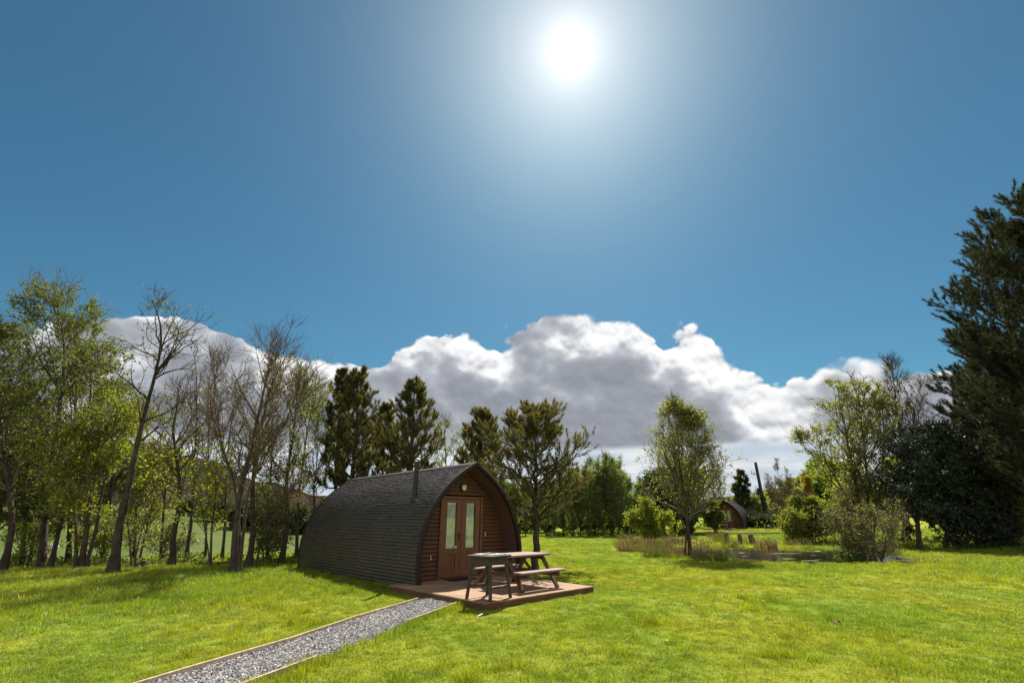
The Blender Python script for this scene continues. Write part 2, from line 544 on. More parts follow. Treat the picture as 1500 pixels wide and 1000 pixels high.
class MB:
    """collects solids into one mesh"""

    def __init__(s):
        s.bm = bmesh.new()

    def box(s, c, size, rot=(0, 0, 0), bevel=0.0, mi=0):
        r = bmesh.ops.create_cube(s.bm, size=1.0)
        vs = r['verts']
        bmesh.ops.scale(s.bm, vec=size, verts=vs)
        if bevel > 0:
            es = list({e for v in vs for e in v.link_edges})
            b = bmesh.ops.bevel(s.bm, geom=es, offset=bevel, segments=1, affect='EDGES')
            vs = list({v for f in b['faces'] for v in f.verts} | {v for v in vs if v.is_valid})
        mt = Matrix.Translation(c) @ Euler(rot).to_matrix().to_4x4()
        bmesh.ops.transform(s.bm, matrix=mt, verts=vs)
        return s

    def bar(s, a, b, w, h, bevel=0.004, roll=0.0):
        a, b = Vector(a), Vector(b)
        d = b - a
        q = d.to_track_quat('X', 'Z').to_matrix().to_4x4() @ Matrix.Rotation(roll, 4, 'X')
        r = bmesh.ops.create_cube(s.bm, size=1.0)
        vs = r['verts']
        bmesh.ops.scale(s.bm, vec=(d.length, w, h), verts=vs)
        if bevel > 0:
            es = list({e for v in vs for e in v.link_edges})
            bb = bmesh.ops.bevel(s.bm, geom=es, offset=bevel, segments=1, affect='EDGES')
            vs = list({v for f in bb['faces'] for v in f.verts} | {v for v in vs if v.is_valid})
        bmesh.ops.transform(s.bm, matrix=Matrix.Translation((a + b) / 2) @ q, verts=vs)
        return s

    def cyl(s, a, b, r0, r1=None, n=12):
        a, b = Vector(a), Vector(b)
        d = b - a
        r = bmesh.ops.create_cone(s.bm, cap_ends=True, segments=n, radius1=r0, radius2=r0 if r1 is None else r1, depth=d.length)
        q = d.to_track_quat('Z', 'Y').to_matrix().to_4x4()
        bmesh.ops.transform(s.bm, matrix=Matrix.Translation((a + b) / 2) @ q, verts=r['verts'])
        return s

    def ball(s, c, r, sc=(1, 1, 1), u=14, v=10):
        q = bmesh.ops.create_uvsphere(s.bm, u_segments=u, v_segments=v, radius=r)
        bmesh.ops.scale(s.bm, vec=sc, verts=q['verts'])
        bmesh.ops.translate(s.bm, vec=c, verts=q['verts'])
        return s

    def poly(s, pts):
        vs = [s.bm.verts.new(p) for p in pts]
        return s.bm.faces.new(vs)

    def build(s, name, mat, parent=None, smooth=False):
        bmesh.ops.recalc_face_normals(s.bm, faces=s.bm.faces[:])
        me = bpy.data.meshes.new(name)
        s.bm.to_mesh(me)
        s.bm.free()
        return link_mesh(name, me, mat, parent, smooth)


def copy_tree(o, parent=None):
    c = o.copy()
    C.objects.link(c)
    if parent is not None:
        c.parent = parent
    for ch in list(o.children):
        copy_tree(ch, c)
    return c


# ------------------------------------------------------------------ terrain
def sstep(x, a, b):
    t = np.clip((x - a) / (b - a), 0, 1)
    return t * t * (3 - 2 * t)


POND = (12.9, 24.2, 5.2, 5.6)
CREST_AZ = [-180, -70, -52, -44, -38, -33, -28, -22, -14, -6, 4, 14, 24, 32, 45, 70, 180]
CREST_EL = [0.5, 3.0, 5.2, 6.0, 6.3, 5.4, 3.9, 2.8, 1.3, 0.7, 0.6, 1.0, 2.2, 3.2, 3.4, 2.0, 0.5]


def pond_q(x, y):
    a = np.arctan2(y - POND[1], x - POND[0])
    k = 1 + 0.10 * np.sin(3 * a + 0.6) + 0.06 * np.sin(5 * a)
    return (((x - POND[0]) / POND[2]) ** 2 + ((y - POND[1]) / POND[3]) ** 2) / k ** 2


def ground_z(x, y):
    x = np.asarray(x, dtype=float)
    y = np.asarray(y, dtype=float)
    r = np.hypot(x, y)
    a = np.degrees(np.arctan2(x, y))
    z = 0.025 * np.sin(x * 0.31 + 1) * np.sin(y * 0.23) + 0.012 * np.sin(x * 0.9 + y * 0.7)
    z = z * sstep(r, 6, 16)
    wl = sstep(-a, 8, 20)
    rise = np.interp(a, [-60, -40, -34, -27, -10], [8.0, 7.0, 5.0, 2.6, 1.5])
    zl = -0.033 * np.clip(r - 20, 0, 90) + (rise + 3) * sstep(r, 115, 260)
    wr = sstep(a, 12, 22)
    zr = 0.022 * np.clip(r - 33, 0, 80)
    z = z + wl * zl + wr * zr
    el = np.interp(a, CREST_AZ, CREST_EL) * (1 + 0.05 * np.sin(a * 0.9) + 0.03 * np.sin(a * 2.3))
    crest = np.tan(np.radians(el)) * 560
    z = z + np.clip(crest - 4 * wl, 0, None) * sstep(r, 250, 560) - crest * 0.8 * sstep(r, 620, 1200)
    q = pond_q(x, y)
    z = z - 0.50 * sstep(-q, -1.30, -0.80)
    return z


def gz(x, y):
    return float(ground_z(x, y))


PF = 1500 * LENS / 36


def P(px, py, Y):
    """a point of the photograph (1500 px wide) at the forward distance Y"""
    u, v = (px - 750) / PF, -(py - 500) / PF
    c, s = math.cos(R(PITCH)), math.sin(R(PITCH))
    k = Y / (c - v * s)
    return np.array([u * k, Y, EYE + k * (s + v * c)])


def PX(px, Y, z=0.0):
    """x where the photograph's column px meets height z at forward distance Y"""
    c, s = math.cos(R(PITCH)), math.sin(R(PITCH))
    return (px - 750) / PF * (Y * c + (z - EYE) * s)


def build_ground():
    rings = np.concatenate([np.arange(0.0, 64, 0.45), np.geomspace(64, 1600, 60)])
    az = np.radians(np.concatenate([np.arange(-62, 62, 0.7), np.linspace(62, 298, 60)]))
    A, Rr = np.meshgrid(az, rings)
    X, Y = Rr * np.sin(A), Rr * np.cos(A)
    Z = ground_z(X, Y)
    V = np.stack([X, Y, Z], -1).reshape(-1, 3)
    nr, na = Rr.shape
    i, j = np.meshgrid(np.arange(nr - 1), np.arange(na), indexing='ij')
    jn = (j + 1) % na
    F = np.stack([i * na + j, (i + 1) * na + j, (i + 1) * na + jn, i * na + jn], -1).reshape(-1, 4)
    F = F[:, ::-1]
    cen = V[F].mean(1)
    r = np.hypot(cen[:, 0], cen[:, 1])
    a = np.degrees(np.arctan2(cen[:, 0], cen[:, 1]))
    hill = r > 255
    fld = (~hill) & (a < -9) & (a > -75) & (r > 23)
    lawn = ~(hill | fld)
    for nm, sel, mt in (('lawn', lawn, 'lawn'), ('field', fld, 'field'), ('hills', hill, 'moor')):
        f = F[sel]
        used, inv = np.unique(f.ravel(), return_inverse=True)
        o = link_mesh(nm, np_mesh(nm, V[used], inv.reshape(-1, 4)), M[mt], None, True)
        o['kind'] = 'structure'
    n = 64
    t = np.linspace(0, 2 * PI, n, endpoint=False)
    pv = np.stack([POND[0] + 1.3 * POND[2] * np.cos(t), POND[1] + 1.3 * POND[3] * np.sin(t), np.full(n, -0.04)], -1)
    me = bpy.data.meshes.new('pond_water')
    me.from_pydata(pv.tolist(), [], [list(range(n))])
    link_mesh('pond_water', me, M['water'])['kind'] = 'structure'


build_ground()

# ------------------------------------------------------------------ the pod (camping cabin)
FL = np.array([-2.0945, 11.4449, 0.0])
AX = np.array([-0.691, 0.7229, 0.0])
PR = np.array([0.7229, 0.691, 0.0])
POD_LOC = FL + PR * 1.575
POD_ROT = math.atan2(PR[1], PR[0])
PROF = np.array([(1.55, -0.03), (1.60, .22), (1.625, .45), (1.62, .72), (1.585, 1.0), (1.53, 1.22), (1.46, 1.42), (1.37, 1.61), (1.25, 1.83), (1.09, 2.05),
                 (.895, 2.27), (.64, 2.49), (.385, 2.665), (.17, 2.795), (0, 2.885)])
POD_L = 7.05


def prof_samples(n, off=0.0):
    d = np.concatenate([[0], np.cumsum(np.hypot(*np.diff(PROF, axis=0).T))])
    s = np.linspace(0, d[-1], n)
    p = np.stack([np.interp(s, d, PROF[:, 0]), np.interp(s, d, PROF[:, 1])], -1)
    for _ in range(2):
        p[1:-1] = 0.25 * p[:-2] + 0.5 * p[1:-1] + 0.25 * p[2:]
    t = np.gradient(p, axis=0)
    t /= np.linalg.norm(t, axis=1)[:, None]
    nrm = np.stack([t[:, 1], -t[:, 0]], -1)
    return p + nrm * off, nrm


def half_width(z, off=0.0):
    p, _ = prof_samples(80, off)
    return float(np.interp(z, p[:, 1], p[:, 0]))


def pod_shell_mesh():
    rng = np.random.default_rng(4)
    NR, NC = 46, 110
    p, nr = prof_samples(NR + 1)
    V, F = [], []
    ys = np.linspace(0, POD_L, NC)
    for side in (1, -1):
        for i in range(NR):
            k = np.repeat(rng.normal(0, 1, NC // 2 + 1), 2)[:NC]
            k2 = np.convolve(rng.normal(0, 1, NC + 8), np.ones(9) / 9, 'valid')[:NC]
            tdir = (p[i + 1] - p[i]) / np.linalg.norm(p[i + 1] - p[i])
            hgt_ = np.linalg.norm(p[i + 1] - p[i])
            ds = 0.009 * k2 + 0.0025 * k - 0.005
            base = len(V)
            # rounded slat: butt, nose, belly, top slope running in under the next slat
            rows = ((0.0, -0.004), (0.0, 0.016), (0.16, 0.024), (0.45, 0.024), (0.72, 0.016), (1.06, 0.001))
            for f_, off_ in rows:
                q = p[i] * (1 - f_) + p[min(i + 1, NR)] * f_
                n_ = nr[i] * (1 - min(f_, 1)) + nr[i + 1] * min(f_, 1)
                arr = q[None] + n_[None] * (off_ * (1 + 0.10 * k + 0.12 * k2))[:, None] + tdir[None] * (ds * (1 - f_))[:, None]
                for j in range(NC):
                    V.append((side * max(arr[j, 0], 0.0), ys[j], arr[j, 1]))
            for s in range(len(rows) - 1):
                for j in range(NC - 1):
                    q = [base + s * NC + j, base + s * NC + j + 1, base + (s + 1) * NC + j + 1, base + (s + 1) * NC + j]
                    F.append(q if side == 1 else q[::-1])
    return np_mesh('cladding', V, np.array(F))


def strip_mesh(name, off_out, off_in, y0, y1, n=48, off_y=0.0):
    """closed band following the arch between two offsets, from y0 to y1"""
    po, _ = prof_samples(n, off_out)
    pi, _ = prof_samples(n, off_in)
    po[:, 0] = np.maximum(po[:, 0], 0)
    pi[:, 0] = np.maximum(pi[:, 0], 0)
    full_o = np.concatenate([po, po[::-1][1:] * [-1, 1]])
    full_i = np.concatenate([pi, pi[::-1][1:] * [-1, 1]])
    m = len(full_o)
    V = [(x, y, z) for arr, y in ((full_o, y0), (full_o, y1), (full_i, y1), (full_i, y0)) for x, z in arr]
    F = []
    for a in range(4):
        b = (a + 1) % 4
        for j in range(m - 1):
            F.append([a * m + j, a * m + j + 1, b * m + j + 1, b * m + j])
    F += [[0, m, 2 * m, 3 * m], [m - 1, 4 * m - 1, 3 * m - 1, 2 * m - 1]]
    me = np_mesh(name, V, np.array(F))
    bm = bmesh.new()
    bm.from_mesh(me)
    bmesh.ops.recalc_face_normals(bm, faces=bm.faces[:])
    bm.to_mesh(me)
    bm.free()
    return me


WALL_Y = 0.52
DOOR_U = -0.045
DW = 0.63


def pod_wall(y, face, door=True):
    mb = MB()
    bh = 0.098
    z = 0.03
    while z < 2.80:
        z1 = min(z + bh, 2.83)
        w = min(half_width(z, -0.085), half_width(z1, -0.085))
        if w < 0.03:
            break
        segs = [(-w, w)]
        if door and z < 2.06:
            segs = [(-w, DOOR_U - DW - 0.07), (DOOR_U + DW + 0.07, w)]
        for a, b in segs:
            if b - a < 0.02:
                continue
            # a log-lap board: bowed face
            pts = [(0.0, z + 0.004), (0.016 * face, z + 0.010), (0.023 * face, (z + z1) / 2 - 0.01), (0.014 * face, z1 - 0.008), (0.0, z1 - 0.001), (-0.03 * face, z1 - 0.001), (-0.03 * face, z + 0.004)]
            va = [mb.bm.verts.new((a, y + q[0], q[1])) for q in pts]
            vb = [mb.bm.verts.new((b, y + q[0], q[1])) for q in pts]
            for k in range(len(pts)):
                k2 = (k + 1) % len(pts)
                mb.bm.faces.new([va[k], va[k2], vb[k2], vb[k]])
            mb.bm.faces.new(va[::-1])
            mb.bm.faces.new(vb)
        z += bh
    return mb


def make_pod(label):
    root = thing('camping_pod', label, 'cabin', tuple(POD_LOC), POD_ROT, 'arched timber camping pods')
    link_mesh('cladding', pod_shell_mesh(), M['clad'], root)
    link_mesh('lining', strip_mesh('lining', -0.012, -0.075, 0.05, POD_L - 0.03), M['soffit'], root)
    link_mesh('arch_trim', strip_mesh('arch_trim', 0.034, -0.060, -0.045, 0.045), M['trim'], root)
    link_mesh('arch_trim', strip_mesh('arch_trim', 0.036, -0.10, POD_L - 0.028, POD_L + 0.04), M['trim'], root)
    # ridge cap, two boards meeting in a lip
    mb = MB()
    for s in (1, -1):
        mb.bar((s * 0.075, -0.05, 2.872), (s * 0.075, POD_L + 0.05, 2.872), 0.16, 0.022, 0.004, roll=0)
    o = mb.build('ridge_cap', M['trim'], root)
    for v in o.data.vertices:
        v.co.z -= abs(v.co.x) * 0.50 - 0.045
    pod_wall(WALL_Y, -1).build('front_wall', M['log'], root)
    pod_wall(POD_L - 0.12, 1, False).build('back_wall', M['log'], root)
    # skirting boards at the foot of the side walls
    # door set
    fy = WALL_Y - 0.045
    fr = MB()
    for s in (-1, 1):
        fr.box((DOOR_U + s * (DW + 0.033), fy + 0.03, 1.06), (0.064, 0.09, 1.87), bevel=0.005)
    fr.box((DOOR_U, fy + 0.03, 2.029), (2 * DW + 0.13, 0.09, 0.066), bevel=0.005)
    fr.box((DOOR_U, fy + 0.02, 0.13), (2 * DW + 0.0, 0.12, 0.030), bevel=0.005)
    fr.build('door_frame', M['door'], root)
    for s in (-1, 1):
        cx = DOOR_U + s * DW / 2
        lw = DW - 0.012
        dl = MB()
        st = 0.155
        y = fy + 0.04
        zt, zg, zm, zb = 1.99, 1.905, 0.80, 0.155
        for q in (-1, 1):
            dl.box((cx + q * (lw / 2 - st / 2), y, (zt + zb) / 2), (st, 0.05, zt - zb), bevel=0.004)
        ow = lw - 2 * st
        dl.box((cx, y, (zt + zg) / 2), (ow, 0.047, zt - zg), bevel=0.003)
        dl.box((cx, y, zm - 0.06), (ow, 0.047, 0.12), bevel=0.003)
        dl.box((cx, y, zb + 0.075), (ow, 0.047, 0.15), bevel=0.003)
        k = 3
        for i in range(k):
            dl.box((cx - ow / 2 + ow * (i + .5) / k, y + 0.008, (zm - 0.12 + zb + 0.15) / 2), (ow / k - 0.004, 0.02, zm - 0.12 - zb - 0.15), bevel=0.003)
        door = dl.build('door', M['door'], root)
        gl = MB()
        gl.box((cx, y + 0.003, (zg + zm) / 2), (ow, 0.006, zg - zm))
        win = gl.build('pane', M['glass'], door)
        cu = MB()
        n = 40
        rows = []
        rng = random.Random(5 + s)
        for zi in range(9):
            zz = zm + 0.005 + (zg - zm - 0.01) * zi / 8
            pull = 1 - 0.10 * math.sin(PI * zi / 8) * (1 if s == 1 else 0.2)
            rows.append([cu.bm.verts.new((cx + (i / n - .5) * ow * pull * 0.985, y + 0.034 + 0.011 * math.sin(i * 1.25 + 0.25 * zi * (0.4 + 0.2 * s)) + rng.uniform(-.002, .002), zz)) for i in range(n + 1)])
        for a, b in zip(rows[:-1], rows[1:]):
            for i in range(n):
                cu.bm.faces.new([a[i], a[i + 1], b[i + 1], b[i]])
        cu.build('curtain', M['curtain'], door, True)
    hd = MB()
    hx = DOOR_U - 0.075
    hd.box((hx, fy + 0.010, 1.08), (0.035, 0.012, 0.20), bevel=0.004)
    hd.cyl((hx, fy + 0.01, 1.11), (hx, fy - 0.04, 1.11), 0.010)
    hd.bar((hx + 0.008, fy - 0.04, 1.11), (hx - 0.10, fy - 0.04, 1.11), 0.014, 0.018)
    hd.build('handle', M['iron'], root)
    kb = MB()
    kb.cyl((hx - 0.10, fy + 0.02, 0.83), (hx - 0.10, fy - 0.005, 0.83), 0.036, 0.036, 18)
    kb.ball((hx - 0.10, fy - 0.012, 0.83), 0.026, (1, .7, 1))
    kb.build('door_knob', M['brass'], root)
    # bulkhead lamp over the door
    lp = MB()
    lp.cyl((DOOR_U + .02, WALL_Y - 0.02, 2.29), (DOOR_U + .02, WALL_Y - 0.065, 2.29), 0.098, 0.094, 24)
    lamp = lp.build('wall_lamp', M['trim'], root, True)
    lg = MB()
    lg.ball((DOOR_U + .02, WALL_Y - 0.068, 2.29), 0.084, (1, .5, 1), 20, 14)
    lg.build('lamp_globe', M['lamp'], lamp, True)
    for sx, zz in ((0.78, 1.12), (-0.95, 0.62)):
        hk = MB()
        hk.box((sx, WALL_Y - 0.035, zz), (0.022, 0.012, 0.11), bevel=0.004)
        hk.bar((sx, WALL_Y - 0.04, zz - 0.04), (sx, WALL_Y - 0.075, zz - 0.03), 0.012, 0.012, 0.002)
        hk.build('hook', M['brass'], root)
    # stove flue with its flashing collar
    fu, fd = -1.155, 1.08
    fp = MB()
    fp.cyl((fu, fd, 1.95), (fu, fd, 2.93), 0.062, 0.062, 20)
    fp.cyl((fu, fd, 2.40), (fu, fd, 2.42), 0.067, 0.067, 20)
    fp.cyl((fu, fd, 2.02), (fu, fd, 2.05), 0.078, 0.066, 20)
    flue = fp.build('flue', M['flue'], root, False)
    cw = MB()
    for k in range(3):
        a = k * 2.094
        cw.cyl((fu + .055 * math.cos(a), fd + .055 * math.sin(a), 2.92), (fu + .055 * math.cos(a), fd + .055 * math.sin(a), 2.985), 0.006, None, 6)
    cw.cyl((fu, fd, 2.98), (fu, fd, 3.03), 0.10, 0.02, 20)
    cw.build('cowl', M['flue'], flue)
    fs = MB()
    ang = math.atan2(0.22, -0.17)
    fs.box((fu + 0.015, fd, 1.985), (0.30, 0.26, 0.012), rot=(0, -R(48), 0), bevel=0.003)
    fs.cyl((fu, fd, 1.93), (fu, fd, 2.04), 0.10, 0.07, 20)
    fs.build('flashing', M['flue'], flue)
    return root


pod = make_pod('large arched dark shingled camping pod with curtained double doors beside the gravel path')


def pod_pt(u, out, z):
    """point given across the pod's front (from its left foot), out from it and up"""
    return FL + PR * u - AX * out + np.array([0, 0, z])


# ------------------------------------------------------------------ deck and furniture
DECK_Z = 0.125


def make_deck(label):
    root = thing('wooden_deck', label, 'deck', tuple(POD_LOC), POD_ROT, 'decks in front of the pods')
    rng = random.Random(2)
    x0, x1 = -0.42 - 1.575, 2.72 - 1.575
    mb = MB()
    y = -2.80
    while y < 0.455:
        wdt = 0.138
        mb.box(((x0 + x1) / 2 + rng.uniform(-.004, .004), y + wdt / 2, DECK_Z - 0.014 + rng.uniform(-.0015, .0015)), (x1 - x0, wdt, 0.028), bevel=0.004)
        y += 0.144
    mb.build('deck_boards', M['deck'], root)
    fs = MB()
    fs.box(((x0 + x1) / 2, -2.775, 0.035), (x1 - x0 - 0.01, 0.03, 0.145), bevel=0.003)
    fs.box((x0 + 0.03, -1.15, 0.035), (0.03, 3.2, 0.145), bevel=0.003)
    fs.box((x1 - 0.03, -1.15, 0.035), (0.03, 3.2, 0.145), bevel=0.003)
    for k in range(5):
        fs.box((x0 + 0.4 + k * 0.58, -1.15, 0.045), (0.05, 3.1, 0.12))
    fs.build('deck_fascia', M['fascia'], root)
    return root


deck = make_deck('low brown timber deck in front of the large pod with table on it')


def make_table(label, u0=0.78, u1=2.14, oc=1.68):
    """A-frame picnic table; benches run across the pod's front"""
    ctr = pod_pt((u0 + u1) / 2, oc, DECK_Z)
    root = thing('picnic_table', label, 'picnic table', tuple(ctr), POD_ROT, 'picnic tables by the pods')
    L = u1 - u0
    zt, zs = 0.655, 0.365
    tp = MB()
    for k in range(5):
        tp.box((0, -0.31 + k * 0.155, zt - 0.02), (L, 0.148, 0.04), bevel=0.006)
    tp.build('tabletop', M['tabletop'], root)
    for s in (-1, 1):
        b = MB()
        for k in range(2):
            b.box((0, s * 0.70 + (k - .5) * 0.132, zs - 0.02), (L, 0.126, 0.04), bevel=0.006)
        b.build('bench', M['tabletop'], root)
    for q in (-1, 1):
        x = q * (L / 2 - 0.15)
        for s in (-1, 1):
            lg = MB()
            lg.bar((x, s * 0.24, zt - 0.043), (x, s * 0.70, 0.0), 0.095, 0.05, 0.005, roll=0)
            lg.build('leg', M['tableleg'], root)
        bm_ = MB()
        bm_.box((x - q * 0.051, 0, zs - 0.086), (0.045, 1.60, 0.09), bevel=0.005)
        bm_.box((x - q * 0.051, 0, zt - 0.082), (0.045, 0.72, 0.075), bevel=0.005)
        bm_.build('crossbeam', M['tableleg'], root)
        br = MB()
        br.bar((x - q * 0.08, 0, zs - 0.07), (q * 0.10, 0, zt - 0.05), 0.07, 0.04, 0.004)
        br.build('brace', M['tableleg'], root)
    return root


table = make_table('weathered picnic table with two benches standing on the deck of the large pod')


def make_stand():
    ctr = pod_pt(-0.02, 2.42, DECK_Z)
    root = thing('side_table', 'small dark splay-legged side table at the near corner of the deck', 'side table', tuple(ctr), POD_ROT + R(8))
    tp = MB()
    zt = 0.735
    tp.box((0.0, 0.0, zt - 0.0175), (0.62, 0.60, 0.035), bevel=0.006)
    tp.build('tabletop', M['stand'], root)
    sl_ = MB()
    sl_.box((0.045, 0.03, zt + 0.0075), (0.48, 0.46, 0.014), bevel=0.004)
    sl_.build('slab', M['slab'], root)
    ap = MB()
    for s in (-1, 1):
        ap.box((0, s * 0.245, zt - 0.096), (0.50, 0.03, 0.12), bevel=0.003)
        ap.box((s * 0.245, 0, zt - 0.096), (0.03, 0.456, 0.12), bevel=0.003)
    ap.build('apron', M['stand'], root)
    for sx in (-1, 1):
        for sy in (-1, 1):
            lg = MB()
            lg.bar((sx * 0.215, sy * 0.215, zt - 0.038), (sx * 0.29, sy * 0.29, 0.0), 0.062, 0.062, 0.006)
            lg.build('leg', M['stand'], root)
    st = MB()
    for s in (-1, 1):
        st.bar((-0.25, s * 0.262, 0.20), (0.25, s * 0.262, 0.20), 0.03, 0.035, 0.003)
        st.bar((s * 0.262, -0.25, 0.235), (s * 0.262, 0.25, 0.235), 0.03, 0.035, 0.003)
    st.build('stretcher', M['stand'], root)
    return root, ctr


stand, stand_c = make_stand()
rk = thing('wire_rack', 'small black wire rack standing on the dark side table', 'rack', (stand_c[0] + 0.02, stand_c[1] - 0.02, DECK_Z + 0.7496), POD_ROT)
mb = MB()
mb.bar((-0.13, 0, 0.004), (0.13, 0, 0.004), 0.008, 0.008, 0.001)
mb.bar((-0.13, 0.07, 0.004), (0.13, 0.07, 0.004), 0.008, 0.008, 0.001)
for k in range(5):
    x = -0.12 + k * 0.06
    mb.bar((x, 0, 0.0), (x, 0, 0.085), 0.008, 0.008, 0.001)
    mb.bar((x, 0.07, 0.0), (x, 0.07, 0.075), 0.008, 0.008, 0.001)
mb.build('rack_frame', M['iron'], rk)
dm = thing('door_mat', 'dark door mat lying on the deck before the double doors', 'mat', tuple(pod_pt(1.32, -0.18, DECK_Z + 0.002)), POD_ROT)
mb = MB()
mb.box((0, 0, 0.007), (0.75, 0.42, 0.014), bevel=0.004)
for k in range(9):
    mb.box((-0.34 + k * 0.085, 0, 0.0165), (0.05, 0.36, 0.006), bevel=0.002)
mb.build('mat_rubber', M['mat'], dm)

# second pod across the pond, with its deck and table
POD2 = np.array([PX(1067, 52.0), 52.0, 0])
POD2[2] = gz(POD2[0], POD2[1]) - 0.02
ROT2 = -R(35)
pod2 = copy_tree(pod)
pod2['label'] = 'distant small dark arched pod on the grass bank beyond the pond'
dz = ROT2 - POD_ROT


def move_like(o, src):
    rel = Vector(src.location) - Vector(POD_LOC)
    rel.rotate(Euler((0, 0, dz)))
    o.location = Vector(POD2) + rel
    o.rotation_euler = (0, 0, src.rotation_euler[2] + dz)


move_like(pod2, pod)
deck2 = copy_tree(deck)
deck2['label'] = 'distant timber deck in front of the small pod beyond the pond'
move_like(deck2, deck)
table2 = copy_tree(table)
table2['label'] = 'distant picnic table on the deck of the far pod'
move_like(table2, table)

# ------------------------------------------------------------------ gravel path and edging
LEFT_E = np.array([(-1.70, 10.55), (-1.85, 10.18), (-2.20, 9.2), (-2.52, 8.3), (-2.88, 7.0), (-3.22, 6.15), (-3.50, 5.38), (-4.0, 4.0), (-4.9, 1.6)])
RIGHT_E = np.array([(-0.80, 10.25), (-0.95, 9.95), (-1.28, 8.95), (-1.60, 8.05), (-1.95, 6.95), (-2.22, 6.1), (-2.48, 5.38), (-2.98, 4.0), (-3.9, 1.6)])


def resample(p, n):
    d_ = np.concatenate([[0], np.cumsum(np.hypot(*np.diff(p, axis=0).T))])
    s = np.linspace(0, d_[-1], n)
    return np.stack([np.interp(s, d_, p[:, i]) for i in range(2)], -1)


LE, RE = resample(LEFT_E, 60), resample(RIGHT_E, 60)
V, F = [], []
for i in range(60):
    for k in range(7):
        q = LE[i] * (1 - k / 6) + RE[i] * (k / 6)
        V.append((q[0], q[1], gz(*q) + 0.010 + 0.010 * math.sin(PI * k / 6)))
for i in range(59):
    for k in range(6):
        a = i * 7 + k
        F.append([a, a + 1, a + 8, a + 7])
link_mesh('gravel_path', np_mesh('gravel_path', V, np.array(F)[:, ::-1]), M['gravel'], None, True)['kind'] = 'structure'


def edging(pts, lab):
    root = thing('edging_board', lab, 'edging', (pts[0][0], pts[0][1], 0), 0, 'timber edging of the path')
    mb = MB()
    for a, b in zip(pts[:-1], pts[1:]):
        mb.bar((a[0], a[1], 0.026), (b[0], b[1], 0.026 + random.uniform(-.004, .004)), 0.024, 0.075, 0.003)
    o = mb.build('board', M['edging'], root)
    o.location = (-pts[0][0], -pts[0][1], 0)


random.seed(8)
edging(resample(LEFT_E[1:4], 3), 'pale edging board left of the gravel path nearest the deck')
edging(resample(LEFT_E[3:], 6), 'pale edging board along the left of the near gravel path')
edging(resample(RIGHT_E[1:4], 3), 'pale edging board right of the gravel path nearest the deck')
edging(resample(RIGHT_E[5:], 4), 'pale edging board right of the near gravel path at the bottom edge')


# ------------------------------------------------------------------ scattering (for what nobody could count)
def scatter(name, pts, scl, rot, idx, protos, label, cat):
    me = bpy.data.meshes.new(name)
    me.vertices.add(len(pts))
    me.vertices.foreach_set('co', np.asarray(pts, dtype=np.float32).ravel())
    a = me.attributes.new('scl', 'FLOAT_VECTOR', 'POINT')
    a.data.foreach_set('vector', np.asarray(scl, dtype=np.float32).ravel())
    a = me.attributes.new('rot', 'FLOAT_VECTOR', 'POINT')
    a.data.foreach_set('vector', np.asarray(rot, dtype=np.float32).ravel())
    a = me.attributes.new('idx', 'INT', 'POINT')
    a.data.foreach_set('value', np.asarray(idx, dtype=np.int32))
    o = bpy.data.objects.new(name, me)
    C.objects.link(o)
    col_ = bpy.data.collections.new(name + '_kinds')
    for p_ in protos:
        col_.objects.link(p_)
    g = bpy.data.node_groups.new(name, 'GeometryNodeTree')
    g.interface.new_socket('Geometry', in_out='INPUT', socket_type='NodeSocketGeometry')
    g.interface.new_socket('Geometry', in_out='OUTPUT', socket_type='NodeSocketGeometry')
    gi, go = g.nodes.new('NodeGroupInput'), g.nodes.new('NodeGroupOutput')
    ci = g.nodes.new('GeometryNodeCollectionInfo')
    ci.inputs['Collection'].default_value = col_
    ci.inputs['Separate Children'].default_value = True
    ci.inputs['Reset Children'].default_value = True

    def na(nm, ty):
        n = g.nodes.new('GeometryNodeInputNamedAttribute')
        n.data_type = ty
        n.inputs['Name'].default_value = nm
        return n.outputs['Attribute']
    ip = g.nodes.new('GeometryNodeInstanceOnPoints')
    ip.inputs['Pick Instance'].default_value = True
    er = g.nodes.new('FunctionNodeEulerToRotation')
    L = g.links.new
    L(gi.outputs[0], ip.inputs['Points'])
    L(ci.outputs[0], ip.inputs['Instance'])
    L(na('idx', 'INT'), ip.inputs['Instance Index'])
    L(na('rot', 'FLOAT_VECTOR'), er.inputs[0])
    L(er.outputs[0], ip.inputs['Rotation'])
    L(na('scl', 'FLOAT_VECTOR'), ip.inputs['Scale'])
    L(ip.outputs[0], go.inputs[0])
    md = o.modifiers.new('scatter', 'NODES')
    md.node_group = g
    set_props(o, label, cat, None, 'stuff')
    return o


